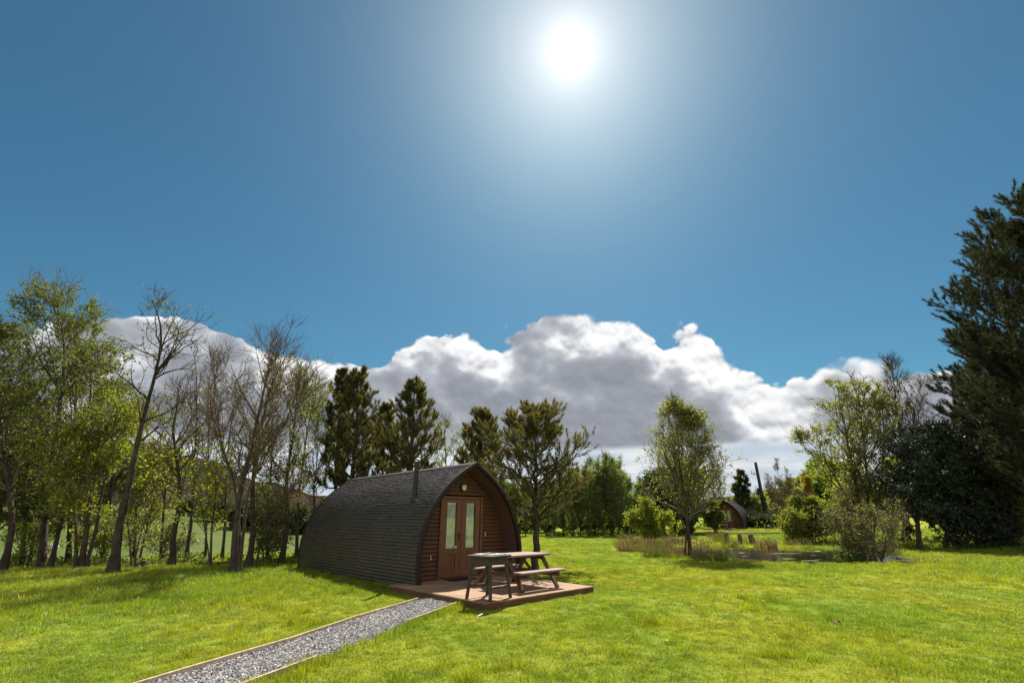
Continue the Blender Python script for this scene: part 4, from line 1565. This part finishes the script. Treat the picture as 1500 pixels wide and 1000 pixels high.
# far tree belt right of the pod: young poplars in rows
pops = [broadleaf('young_poplar', 'pale green young poplar in the belt right behind the open branched pine', 'tree', [[(0, 46.5, 0), (0.1, 46.5, 3), (0, 46.5, 5.4), (0.1, 46.5, 7.4)], [(0.1, 46.5, 0), (0.5, 46.7, 3), (0.7, 46.8, 6.2)], [(0, 46.5, 0), (-.5, 46.2, 3), (-.6, 46.2, 5.6)]], [.08, .05, .05], lo=.10, k1=22, len1=1.35, prof=pf, k2=6, k3=4,
                  ang1=(16, 40), up1=.22, leaves=1.8, leaf=.135, lmat='leaf_poplar', seed=sd, tw=.012, len3=.55, group='young poplars beyond the lawn', stem_sides=6) for sd, pf in ((31, 'column'), (32, 'round'), (33, 'vase'))]
pop_spec = [(812, 45, 0.78), (826, 48, .82), (838, 46, .80), (851, 47, .86), (862, 45.5, .84), (872, 48, .97), (884, 46, .92), (896, 47, 1.02), (907, 45.5, .93), (918, 48, .96), (770, 47, .74), (752, 49, .78), (800, 49, .80), (735, 48, .8)]
pop_lab = ['young poplar immediately right of the open branched pine trunk', 'second young poplar right of the open branched pine trunk', 'slim young poplar in the left half of the poplar belt', 'young poplar at the middle of the far lawn edge',
           'young poplar just right of the middle of the far lawn edge', 'tall pale poplar in the right half of the poplar belt', 'bushy poplar left of the tallest poplar in the belt', 'tallest poplar of the belt beyond the lawn',
           'poplar immediately right of the tallest poplar of the belt', 'last poplar at the right end of the belt', 'poplar seen behind the picnic table left of the pine trunk', 'poplar partly hidden by the right edge of the pod arch',
           'poplar seen through the lower branches of the open pine', 'poplar largely hidden behind the pod front']
rngp = random.Random(3)
for k, ((px, Y, s), lab) in enumerate(zip(pop_spec, pop_lab)):
    o = pops[k] if k < 3 else copy_tree(pops[(k * 2) % 3])
    x = PX(px, Y)
    o.location = (x, Y, gz(x, Y))
    o.rotation_euler = (0, 0, rngp.uniform(0, 6.28))
    o.scale = (s * rngp.uniform(.85, 1.2), s * rngp.uniform(.85, 1.2), s)
    o['label'] = lab

# trees round the pond
broadleaf('pond_tree', 'slender leafy tree standing alone at the near edge of the pond', 'tree',
          [stem(21.4, (1012, 818), (1004, 740), (994, 660), (986, 588)), stem(21.4, (1003, 740), (1012, 690), (1016, 640), (1012, 612))], [.115, .06], lo=.19, k1=50, len1=3.0, prof='cone', k2=8, k3=6, ang1=(40, 64), leaves=1.3, leaf=.08,
          lmat='leaf_olive', seed=41, bark='bark_dark', bias=.12)


def shrub(label, name, px, py_top, Y, n, spread, r, seed, group=None, base_px=None, **kw):
    rng = np.random.default_rng(seed + 1000)
    zt = P(px, py_top, Y)[2]
    x = PX(px, Y)
    z0 = gz(x, Y)
    stems = []
    for k in range(n):
        f = rng.uniform(.38, .86) if k else 1.0
        a = rng.uniform(0, 6.28)
        rr = spread * rng.uniform(.3, 1) if k else spread * .15
        h = (zt - z0) * f
        b = np.array([x + .06 * n * .3 * math.cos(a), Y + .06 * n * .3 * math.sin(a), z0])
        if k == 0:
            b = np.array([x, Y, z0])
        stems.append([b, b + np.array([rr * .45 * math.cos(a), rr * .45 * math.sin(a), h * .55]), b + np.array([rr * math.cos(a), rr * math.sin(a), h])])
    return broadleaf(name, label, kw.pop('cat', 'shrub'), stems, [r] * n, seed=seed, group=group, **kw)


for lab, px, pt, Y, sd in PENDING:
    shrub(lab, 'shrub', px, pt, Y, 6, .8, .025, sd, LG, lo=.1, k1=6, len1=.6, k2=5, k3=4, leaves=1.05, leaf=.09, lmat='leaf_spring' if sd < 172 else 'leaf_olive', tw=.006)
BG_ = 'bushes and trees beyond the pond'
shrub('yellow green bushy shrub left of the pond above the brown reeds', 'shrub', 955, 728, 33, 5, 1.5, .05, 42, BG_, lo=.15, k1=16, len1=1.0, k2=6, k3=5, leaves=2.2, leaf=.13, lmat='leaf_spring', tw=.009)
shrub('dark dense tree behind the yellow green shrub by the pond', 'bushy_tree', 975, 690, 44, 3, 1.6, .12, 43, BG_, cat='tree', lo=.12, k1=30, len1=2.3, k2=8, k3=5, leaves=2.6, leaf=.22, lmat='leaf_dark', tw=.014)
shrub('mid green tree directly behind the lone pond tree', 'bushy_tree', 1012, 676, 46, 3, 1.8, .12, 44, BG_, cat='tree', lo=.12, k1=30, len1=2.3, k2=8, k3=5, leaves=2.2, leaf=.20, lmat='leaf_poplar', tw=.014)
shrub('dark low bush left of the far pod', 'shrub', 1000, 742, 42, 5, 1.5, .05, 45, BG_, lo=.1, k1=18, len1=1.2, k2=7, k3=5, leaves=2.6, leaf=.18, lmat='leaf_dark', tw=.012)
shrub('mid green bush half covering the left side of the far pod', 'shrub', 1050, 734, 46.0, 6, 1.1, .05, 46, BG_, lo=.1, k1=14, len1=.9, k2=7, k3=5, leaves=2.4, leaf=.15, lmat='leaf_alder', tw=.012)
shrub('thin pale bare tree above the far pod', 'bare_tree', 1062, 680, 60, 2, 1.2, .09, 47, BG_, cat='tree', lo=.2, k1=22, len1=2.2, k2=7, k3=5, leaves=.7, leaf=.15, lmat='leaf_olive', tw=.014, prof='vase')
pine('pine_tree', 'small dark conifer standing behind the far pod', stem(58, (1088, 768), (1087, 730), (1085, 692)), .14, lo=.28, whorls=11, per=5, len1=1.9, up=.05, seed=48, nl=.28, nw=.05, needles=9, mat='needle_dark', k2=8, tufts=4)
shrub('olive bush right behind the far pod', 'shrub', 1105, 728, 62, 5, 2.2, .07, 49, BG_, lo=.1, k1=20, len1=1.8, k2=7, k3=5, leaves=2.0, leaf=.24, lmat='leaf_olive', tw=.014)
shrub('dark low bush at the foot of the ivy covered pole', 'shrub', 1108, 757, 54, 5, 1.6, .05, 50, BG_, lo=.08, k1=16, len1=1.1, k2=7, k3=5, leaves=2.4, leaf=.2, lmat='leaf_dark', tw=.012)
shrub('dark low bush right of the ivy covered pole', 'shrub', 1143, 755, 54, 5, 1.8, .05, 51, BG_, lo=.08, k1=16, len1=1.1, k2=7, k3=5, leaves=2.2, leaf=.2, lmat='leaf_dark', tw=.012)
for k, (px, pt, Y, lab) in enumerate([(1140, 700, 72, 'tall bare branched tree just right of the ivy covered pole'), (1155, 678, 75, 'tallest bare twiggy tree on the far bank'), (1168, 690, 72, 'bare twiggy tree left of the orange conifer')]):
    shrub(lab, 'bare_tree', px, pt, Y, 3, 1.6, .11, 52 + k, BG_, cat='tree', lo=.2, k1=18, len1=1.8, k2=5, k3=4, leaves=.25, leaf=.15, lmat='leaf_bud', tw=.016, prof='vase', ang1=(20, 40), up1=.2)
for k, (px, pt, Y, lab) in enumerate([(1112, 728, 80, 'olive tree on the rise behind the ivy covered pole'), (1142, 720, 82, 'olive tree on the rise below the tallest bare tree'), (1166, 706, 80, 'olive green tree on the rise left of the orange conifer'), (1200, 690, 78, 'pale green tree on the rise behind the orange conifer'), (1226, 672, 62, 'yellow green tree left of the tall willow')]):
    shrub(lab, 'bushy_tree', px, pt, Y, 4, 2.8, .12, 60 + k, BG_, cat='tree', lo=.1, k1=24, len1=2.7, k2=7, k3=5, leaves=2.2, leaf=.30, lmat='leaf_olive' if k < 4 else 'leaf_poplar', tw=.016)
pine('golden_conifer', 'small orange gold conifer above the dark round bush', stem(46, (1184, 785), (1184, 740), (1184, 702)), .09, lo=.06, whorls=15, per=7, len1=1.0, up=.22, seed=66, nl=.20, nw=.05, needles=9, mat='leaf_gold', k2=8, tufts=4)
shrub('dark green round bush with bright top beside the pond', 'bushy_tree', 1190, 726, 32, 2, .5, .07, 67, BG_, lo=.07, k1=52, len1=1.45, prof='low', k2=8, k3=6, ang1=(50, 80), leaves=2.8, leaf=.11, lmat='leaf_spring', tw=.010, up1=.02, bias=-.15)
shrub('thin yellow green shrub at the left of the dark round bush', 'shrub', 1164, 744, 31, 4, .7, .04, 68, BG_, lo=.15, k1=12, len1=.8, k2=6, k3=5, leaves=1.5, leaf=.10, lmat='leaf_spring', tw=.008)

WG = 'willows and shrubs right of the pond'
broadleaf('willow_tree', 'tall pale green willow with upswept branches right of the pond', 'tree',
          [stem(30, (1268, 795), (1252, 700), (1236, 620), (1226, 566)), stem(30.2, (1272, 795), (1270, 700), (1262, 620), (1256, 556)), stem(30, (1264, 795), (1236, 720), (1200, 660), (1178, 640)), stem(30, (1276, 795), (1290, 720), (1296, 650), (1292, 590))],
          [.16, .16, .12, .12], lo=.18, k1=30, len1=2.6, prof='round', k2=8, k3=6, ang1=(22, 42), up1=.10, leaves=1.7, leaf=.115, lmat='leaf_olive', seed=70, group=WG, tw=.009, bias=.15)
broadleaf('birch_tree', 'bare topped twiggy tree between the willow and the big dark pine', 'tree',
          [stem(31, (1330, 795), (1328, 720), (1318, 640), (1310, 560), (1306, 535)), stem(31, (1322, 690), (1334, 630), (1345, 580), (1352, 560))], [.15, .10], lo=.3, k1=34, len1=2.3, prof='vase', k2=8, k3=7, ang1=(25, 48), up1=.14, leaves=.5, leaf=.10, lmat='leaf_bud', seed=71, group=WG, tw=.009, bark='bark_dark', twigs='bark_dark')
broadleaf('willow_tree', 'lower bright yellow green willow behind the twiggy shrub', 'tree', [stem(33, (1240, 790), (1238, 740), (1228, 690)), stem(33, (1300, 790), (1310, 720), (1318, 670))], [.1, .1], lo=.1, k1=26, len1=2.2, k2=8, k3=6, leaves=2.0, leaf=.14, lmat='leaf_spring', seed=72, group=WG, tw=.009)
shrub('many stemmed twiggy olive shrub at the right end of the pond', 'twiggy_shrub', 1268, 726, 20.2, 18, 1.15, .03, 73, WG, lo=.2, k1=9, len1=.75, k2=6, k3=6, leaves=1.0, leaf=.055, lmat='leaf_olive', tw=.0050, prof='vase', ang1=(20, 45))
shrub('low leafy clump at the foot of the twiggy shrub', 'shrub', 1246, 806, 19.4, 6, .5, .015, 74, WG, lo=.05, k1=5, len1=.3, k2=4, k3=4, leaves=2.0, leaf=.10, lmat='weed', tw=.004, len3=.15)
RG = 'dark evergreens on the right'
broadleaf('holly_tree', 'blackish glossy holly left of the big dark pine', 'tree', [stem(26, (1348, 797), (1342, 760), (1352, 700), (1362, 622)), stem(26.3, (1384, 792), (1392, 740), (1400, 660))], [.16, .14], lo=.10, k1=52, len1=2.2, prof='round', k2=9, k3=7, ang1=(50, 85), up1=.0,
          leaves=2.6, leaf=.12, lmat='leaf_holly', seed=80, group=RG, bark='bark_dark', twigs='bark_dark', tw=.008)
broadleaf('holly_tree', 'lower dark holly bush under the big dark pine', 'tree', [stem(27.5, (1432, 790), (1430, 740), (1424, 690))], .16, lo=.06, k1=46, len1=2.3, prof='low', k2=9, k3=7, ang1=(60, 90), up1=-.02, leaves=2.6, leaf=.13, lmat='leaf_holly', seed=81, group=RG, bark='bark_dark', twigs='bark_dark', tw=.008)
pine('pine_tree', 'very tall dark pine filling the right border of the picture', stem(23.5, (1512, 792), (1520, 640), (1532, 470), (1548, 300)), .30, lo=.13, whorls=28, per=7, len1=5.2, prof='round', up=.08, ang=(58, 84), seed=82, nl=.20, nw=.024, needles=14, mat='needle_dark', k2=24, tufts=10, group=RG, len_pow=.75)
pine('pine_tree', 'second dark pine behind the holly at the right', stem(29, (1440, 790), (1442, 700), (1446, 600), (1452, 520)), .26, lo=.08, whorls=19, per=7, len1=4.2, prof='cone', up=.08, ang=(58, 84), seed=83, nl=.20, nw=.024, needles=12, mat='needle_dark', k2=16, tufts=8, group=RG, len_pow=.7, bias=.10)
shrub('bright green bush at the right border under the tall pine', 'shrub', 1492, 716, 27.5, 5, 1.2, .05, 84, RG, lo=.1, k1=16, len1=1.1, k2=7, k3=5, leaves=2.2, leaf=.13, lmat='leaf_spring', tw=.009)

# hedge of dark trees at the top of the left field, far
hedge = shrub('dark leafy tree in the hedge above the field seen between the left trunks', 'hedge_tree', 395, 728, 120, 5, 4.0, .2, 90, 'trees along the far side of the field', cat='tree', lo=.08, k1=26, len1=4.2, k2=8, k3=5, leaves=2.0, leaf=.62, lmat='leaf_dark', tw=.03, len3=1.2, prof='round')
hp = [(352, 170, 1.0, 'dark hedge tree seen through the fork of the bare tree'), (378, 168, .9, 'dark hedge tree right behind the curved tree trunk'), (408, 165, 1.0, 'dark hedge tree behind the budding tree left of the pod'),
      (436, 160, .95, 'dark hedge tree touching the back of the pod roof'), (462, 165, .9, 'dark hedge tree nearest the pod roof'), (318, 190, .9, 'dark hedge tree above the field behind the thin young tree'), (282, 205, .8, 'dark hedge tree above the field behind the slender bare-topped tree')]
for k, (px, r, s, lab) in enumerate(hp):
    o = hedge if k == 0 else copy_tree(hedge)
    Y = r * .86
    x = PX(px, Y)
    o.location = (x, Y, gz(x, Y) - .1)
    o.rotation_euler = (0, 0, k * 1.7)
    o.scale = (s * 1.2, s * 1.2, s * .82)
    o['label'] = lab


belt = shrub('pale green tree filling the belt behind the tallest poplar', 'bushy_tree', 893, 700, 56, 4, 2.4, .12, 95, 'trees behind the poplar belt', cat='tree', lo=.04, k1=26, len1=2.3, k2=8, k3=5, leaves=1.9, leaf=.26, lmat='leaf_poplar', tw=.014)
for k, (px, Y, s, lab) in enumerate([(893, 56, .95, None), (862, 57, .82, 'pale green tree behind the middle of the poplar belt'), (832, 56, .8, 'pale green tree behind the left half of the poplar belt'), (806, 58, .85, 'pale green tree behind the open branched pine'),
                                     (770, 57, .85, 'pale green tree behind the right edge of the pod'), (735, 58, .9, 'pale green tree hidden behind the pod front'), (922, 57, .95, 'pale green tree behind the right end of the poplar belt'), (948, 58, .95, 'pale green tree behind the yellow green pond shrub'), (690, 60, .9, 'pale green tree behind the pod roof peak')]):
    o = belt if k == 0 else copy_tree(belt)
    x = PX(px, Y)
    o.location = (x, Y, gz(x, Y) - .1)
    o.rotation_euler = (0, 0, k * 2.1)
    o.scale = (s * 1.1, s * 1.1, s * (.9 + .06 * (k % 3)))
    if lab:
        o['label'] = lab


# ------------------------------------------------------------------ reeds, undergrowth
def blade_clump(rng, ctr, n, rad, h, w_, lean, bend=.5):
    ang = rng.uniform(0, 2 * PI, n)
    rr = rad * np.sqrt(rng.uniform(0, 1, n))
    b = ctr + np.stack([rr * np.cos(ang), rr * np.sin(ang), np.zeros(n) - .05], -1)
    out = np.stack([np.cos(ang), np.sin(ang), np.zeros(n)], -1) * (rr / rad)[:, None] + rng.normal(0, .5, (n, 3)) * np.array([1, 1, 0])
    hh = h * rng.uniform(.5, 1.15, n)
    wa = rng.uniform(0, 2 * PI, n)
    wd = np.stack([np.cos(wa), np.sin(wa), np.zeros(n)], -1) * w_ / 2
    up = np.array([0, 0, 1.0])
    mid = b + up * (hh * .6)[:, None] + out * (lean * hh * .35)[:, None]
    tip = b + up * (hh * (1 - bend * .2 * rng.uniform(0, 1, n)))[:, None] + out * (lean * hh)[:, None]
    V = np.stack([b - wd, b + wd, mid - wd * .8, mid + wd * .8, tip], 1).reshape(-1, 3)
    i = np.arange(n)[:, None] * 5
    ti = np.repeat(np.clip(rng.normal(.5, .22, n), 0, 1), 5)
    return V, i + np.array([[0, 1, 3, 2]]), i + np.array([[2, 3, 4]]), ti


def clump_mesh(name, items):
    Vs, F4, F3, T, o = [], [], [], [], 0
    for V, f4, f3, ti in items:
        Vs.append(V)
        F4.append(f4 + o)
        F3.append(f3 + o)
        T.append(ti)
        o += len(V)
    return np_mesh(name, np.concatenate(Vs), [np.concatenate(F4), np.concatenate(F3)], np.concatenate(T))


def at_px(px, py):
    u, v = (px - 750) / PF, -(py - 500) / PF
    c, s = math.cos(R(PITCH)), math.sin(R(PITCH))
    k = -EYE / (s + v * c)
    return u * k, (c - v * s) * k


rng = np.random.default_rng(77)
items, items_g = [], []
k = 0
while k < 82:
    px = rng.uniform(908, 1064)
    lo_ = np.interp(px, [908, 950, 1000, 1040, 1078], [806, 814, 815, 817, 812])
    py = rng.uniform(790, lo_)
    x, y = at_px(px, py)
    if pond_q(np.array(x), np.array(y)) < 1.14:
        k += .2
        continue
    k += 1
    h = rng.uniform(.22, .42) * (1.75 if rng.uniform() < .25 else 1)
    dry = rng.uniform() < .66
    # a tussock: a dome of blades leaning outward
    (items if dry else items_g).append(blade_clump(rng, np.array([x, y, gz(x, y)]), int(rng.integers(90, 170)), rng.uniform(.18, .42), h, .017, rng.uniform(.55, .95), .8))
for k in range(40):
    a = rng.uniform(0.1, 3.2)
    q = rng.uniform(1.08, 1.3)
    x, y = POND[0] + POND[2] * q * math.cos(a), POND[1] + POND[3] * q * math.sin(a)
    (items if rng.uniform() < .6 else items_g).append(blade_clump(rng, np.array([x, y, gz(x, y)]), int(rng.integers(35, 70)), rng.uniform(.25, .5), rng.uniform(.3, .75), .026, .32))
for k in range(46):
    a = rng.uniform(3.3, 6.1)
    q = rng.uniform(1.1, 1.2)
    x, y = POND[0] + POND[2] * q * math.cos(a), POND[1] + POND[3] * q * math.sin(a)
    items_g.append(blade_clump(rng, np.array([x, y, gz(x, y)]), 22, .22, rng.uniform(.05, .11), .014, .6))
set_props(link_mesh('reeds', clump_mesh('reeds', items), M['reed']), 'dry brown reeds and rushes massed round the pond', 'reeds', None, 'stuff')
set_props(link_mesh('green_reeds', clump_mesh('green_reeds', items_g), M['reed_green']), 'fresh green reeds growing among the dry ones', 'reeds', None, 'stuff')
for px, py, h, mt, lab in ((1030, 818, .55, 'reed', 'dark brown rush clump right of the lone pond tree foot'), (965, 816, .5, 'reed_green', 'pale green iris clump left of the lone pond tree foot'),
                           (1123, 800, .6, 'reed', 'round brown rush clump on the far pond bank right of the posts'), (1050, 822, .38, 'reed_green', 'low green rush clump at the near left tip of the water')):
    x, y = at_px(px, py)
    t = thing('rush_clump', lab, 'rushes', (x, y, gz(x, y)))
    it = [blade_clump(rng, np.array([rng.normal(0, .18), rng.normal(0, .18), 0]), 70, .3, h, .018, .35) for _ in range(4)]
    link_mesh('blades', clump_mesh('blades', it), M[mt], t)
# undergrowth: weeds and brambles along the foot of the left trees and under the evergreens
n = 9000
xs = np.concatenate([rng.uniform(-24, -7.2, n), rng.uniform(18, 44, 4500), rng.uniform(2, 15, 3000), rng.uniform(20, 40, 2500)])
ys = np.concatenate([16.0 + np.abs(rng.normal(0, 2.2, n)) + .9, rng.uniform(25.5, 33, 4500), rng.normal(47.5, 1.2, 3000), rng.normal(53, 1.6, 2500)])
zn = value_noise(xs, ys, 1.3, 44)
hh = np.concatenate([np.full(n, .38), np.full(4500, .55), np.full(3000, .55), np.full(2500, .8)]) * sstep(zn, .40, .85)
ok = hh > .06
xs, ys, hh = xs[ok], ys[ok], hh[ok]
zs = ground_z(xs, ys) + hh * rng.uniform(0, 1, len(xs))
sz = .09 * np.clip(ys / 17, 1, 3.0)
V, F, ti = leaf_arrays(rng, np.stack([xs, ys, zs], -1), sz, -.3, .3)
set_props(link_mesh('undergrowth', np_mesh('undergrowth', V, F, ti), M['weed']), 'low weeds and brambles at the feet of the trees', 'undergrowth', None, 'stuff')

# ------------------------------------------------------------------ posts, rails, pole, stump
t = thing('footbridge_rail', 'long weathered rail on dark posts across the far end of the pond', 'rail', (PX(1105, 31.5), 31.5, 0))
x0, x1 = PX(1063, 31.5) - t.location.x, PX(1150, 31.5) - t.location.x
zr = P(1100, 781, 31.5)[2]
MB().bar((x0, 0, zr), (x1, 0.3, zr + .02), .14, .085, .01).build('rail', M['rail'], t)
for px, tz in ((1066, zr + .06), (1085, zr - .05)):
    x = PX(px, 31.5) - t.location.x
    MB().bar((x, .0, -.5), (x + .02, .0, tz), .20, .20, .02).build('post', M['post'], t)
xx = PX(1101, 30.6)
t = thing('wooden_post', 'short leaning dark post standing in the pond below the rail', 'post', (xx, 30.6, gz(xx, 30.6)))
mb = MB()
mb.bar((0, 0, -.2), (.05, 0, .62), .24, .22, .03)
mb.bar((.2, .05, -.2), (.17, .05, .40), .16, .16, .02)
mb.build('post', M['post'], t)
t = thing('rail_fence', 'pale two-rail fence seen through the twiggy shrub', 'fence', (PX(1312, 37), 37, gz(PX(1312, 37), 37)))
zt = P(1312, 769, 37)[2] - t.location.z
for dzr, w_ in ((0, .10), (-.32, .10)):
    MB().bar((-2.2, 0, zt + dzr), (2.2, .1, zt + dzr - .03), .05, w_, .008).build('rail', M['rail'], t)
for x in (-2.0, 0, 2.0):
    MB().bar((x, .08, -.2), (x, .08, zt + .1), .10, .10, .01).build('post', M['post'], t)
# ivy pole
Yp = 58
t0 = stem(Yp, (1125, 771), (1124, 730), (1122.5, 690))
bx = np.array(t0[0])
zt = P(1113, 680, Yp)[2]
t = thing('telegraph_pole', 'dark timber pole with a bracket and ivy on its lower half', 'pole', tuple(bx))
mb = MB()
mb.cyl((0, 0, -.2), (-.05, 0, zt - bx[2] + .25), .21, .16, 12)
mb.build('pole_shaft', M['bark_dark'], t)
mb = MB()
mb.bar((-.05, 0, zt - bx[2] - 1.25), (-.85, 0, zt - bx[2] - 1.05), .07, .07, .01)
mb.bar((-.75, 0, zt - bx[2] - 1.08), (-.75, 0, zt - bx[2] - .70), .05, .05, .01)
mb.bar((-.45, 0, zt - bx[2] - 1.15), (-.45, 0, zt - bx[2] - .85), .05, .05, .01)
mb.build('bracket', M['iron'], t)
mb = MB()
mb.cyl((-.35, 0, 3.6), (-.35, 0, 4.3), .16, .16, 12)
mb.build('transformer', M['iron'], t)
n = 1800
hz = rng.uniform(0, 3.4, n)
a = rng.uniform(0, 6.28, n)
rr = .16 + .28 * np.abs(rng.normal(0, .6, n)) * (1 - hz / 5)
V, F, ti = leaf_arrays(rng, np.stack([rr * np.cos(a), rr * np.sin(a), hz], -1), .17, .3)
link_mesh('ivy', np_mesh('ivy', V, F, ti), M['leaf_dark'], t)
# stump on the left
x, y = at_px(205, 833)
t = thing('tree_stump', 'low grey tree stump in the grass right of the leaning trunk', 'stump', (x, y, gz(x, y)))
mb = MB()
mb.cyl((0, 0, -.1), (0, 0, .22), .20, .15, 11)
o = mb.build('stump', M['bark'], t)
for v in o.data.vertices:
    if v.co.z > .1:
        v.co.z += random.uniform(-.05, .05)
        v.co.x += random.uniform(-.02, .02)


# ------------------------------------------------------------------ sheep
def make_sheep(lab):
    root = thing('sheep', lab, 'sheep', (0, 0, 0), 0, 'sheep in the field')
    pts = [((0, 0, .62), .24), ((.28, 0, .63), .27), ((-.28, 0, .64), .26), ((-.46, 0, .62), .15), ((.46, 0, .66), .17), ((.58, 0, .60), .095), ((.66, 0, .44), .085), ((.72, 0, .26), .085), ((.78, 0, .16), .05)]
    edges = [(0, 1), (0, 2), (2, 3), (1, 4), (4, 5), (5, 6), (6, 7), (7, 8)]
    for x, par in ((.30, 1), (-.30, 2)):
        for s in (-1, 1):
            i = len(pts)
            dxk = .03 if x > 0 else -.05
            pts += [((x, s * .12, .42), .085), ((x + dxk, s * .12, .24), .042), ((x, s * .12, .03), .034), ((x + .03, s * .12, .0), .030)]
            edges += [(par, i), (i, i + 1), (i + 1, i + 2), (i + 2, i + 3)]
    for s in (-1, 1):
        i = len(pts)
        pts += [((.69, s * .07, .37), .03), ((.66, s * .15, .36), .022)]
        edges += [(6, i), (i, i + 1)]
    i = len(pts)
    pts += [((-.58, 0, .50), .05), ((-.60, 0, .38), .03)]
    edges += [(3, i), (i, i + 1)]
    me = bpy.data.meshes.new('body')
    me.from_pydata([p_[0] for p_ in pts], edges, [])
    o = link_mesh('body', me, [M['wool'], M['face']], root)
    sk = o.modifiers.new('skin', 'SKIN')
    for v, p_ in zip(me.skin_vertices[0].data, pts):
        v.radius = (p_[1], p_[1])
    me.skin_vertices[0].data[0].use_root = True
    sb = o.modifiers.new('sub', 'SUBSURF')
    sb.levels = sb.render_levels = 2
    bpy.context.view_layer.update()
    dg = bpy.context.evaluated_depsgraph_get()
    me2 = bpy.data.meshes.new_from_object(o.evaluated_get(dg))
    o.modifiers.clear()
    o.data = me2
    for p_ in me2.polygons:
        c = p_.center
        p_.material_index = 1 if (c.x > .60 or c.z < .30) else 0
        p_.use_smooth = True
    return root


sheep_spec = [(64, 797, 41, 'white sheep grazing nearest, seen between the far left trunks', .3), (78, 801, 42, 'pinkish white sheep just right of the nearest grazing sheep', 2.6), (161, 796, 58, 'white sheep seen just left of the leaning trunk', -.5),
              (213, 780, 112, 'small white sheep in the field right of the leaning trunk', .2), (241, 795, 70, 'white sheep seen left of the stout trunked tree', 2.9), (288, 791, 84, 'white sheep right of the slender bare-topped tree', .1), (238, 779, 118, 'tiny white sheep highest in the field', 3.0)]
sh = None
for k, (px, py, Y, lab, rz) in enumerate(sheep_spec):
    o = sh = make_sheep(lab) if k == 0 else copy_tree(sh)
    x = PX(px, Y, -1)
    o.location = (x, Y, gz(x, Y) - .02)
    o.rotation_euler = (0, 0, rz)
    o['label'] = lab

# ------------------------------------------------------------------ small things on the lawn
x, y = at_px(702, 908)
t = thing('feather', 'small white feather lying on the lawn in front of the deck', 'feather', (x, y, gz(x, y) + .045), .6)
mb = MB()
mb.bar((-.05, 0, 0), (.06, 0, .03), .004, .004, .001)
for k in range(9):
    u_ = -.03 + k * .01
    for s in (-1, 1):
        mb.poly([(u_, 0, .012 + k * .002), (u_ + .012, 0, .014 + k * .002), (u_ + .018, s * .018, .022 + k * .003), (u_ + .006, s * .018, .020 + k * .003)])
mb.build('vane', M['feather'], t)
x, y = at_px(1228, 920)
t = thing('dead_leaf', 'curled brown dead leaf lying on the open lawn', 'leaf', (x, y, gz(x, y) + .05), .4)
mb = MB()
nseg = 8
prev = None
for k in range(nseg + 1):
    u_ = k / nseg
    wv = .045 * math.sin(PI * min(u_ * .95 + .04, 1)) + .002
    row = [mb.bm.verts.new((u_ * .14 - .07, s * wv, .03 * math.sin(u_ * 3) + abs(s) * .025)) for s in (-1, -.5, 0, .5, 1)]
    if prev:
        for j in range(4):
            mb.bm.faces.new([prev[j], prev[j + 1], row[j + 1], row[j]])
    prev = row
mb.build('blade', M['deadleaf'], t, True)
dand = None
for px, py in ((1088, 888), (1120, 887), (1016, 896), (978, 948), (1070, 882), (730, 925)):
    x, y = at_px(px, py)
    if dand is None:
        dand = thing('dandelion', 'tiny yellow dandelion flower in the open lawn grass', 'flower', (0, 0, 0), 0, 'dandelions in the lawn')
        MB().cyl((0, 0, -.01), (.008, 0, .075), .003, .002, 6).build('stem', M['reed_green'], dand)
        MB().ball((.008, 0, .078), .021, (1, 1, .45), 12, 6).build('flower_head', M['dandelion'], dand, True)
        o = dand
    else:
        o = copy_tree(dand)
    o.location = (x, y, gz(x, y))
    o.rotation_euler = (0, 0, px)
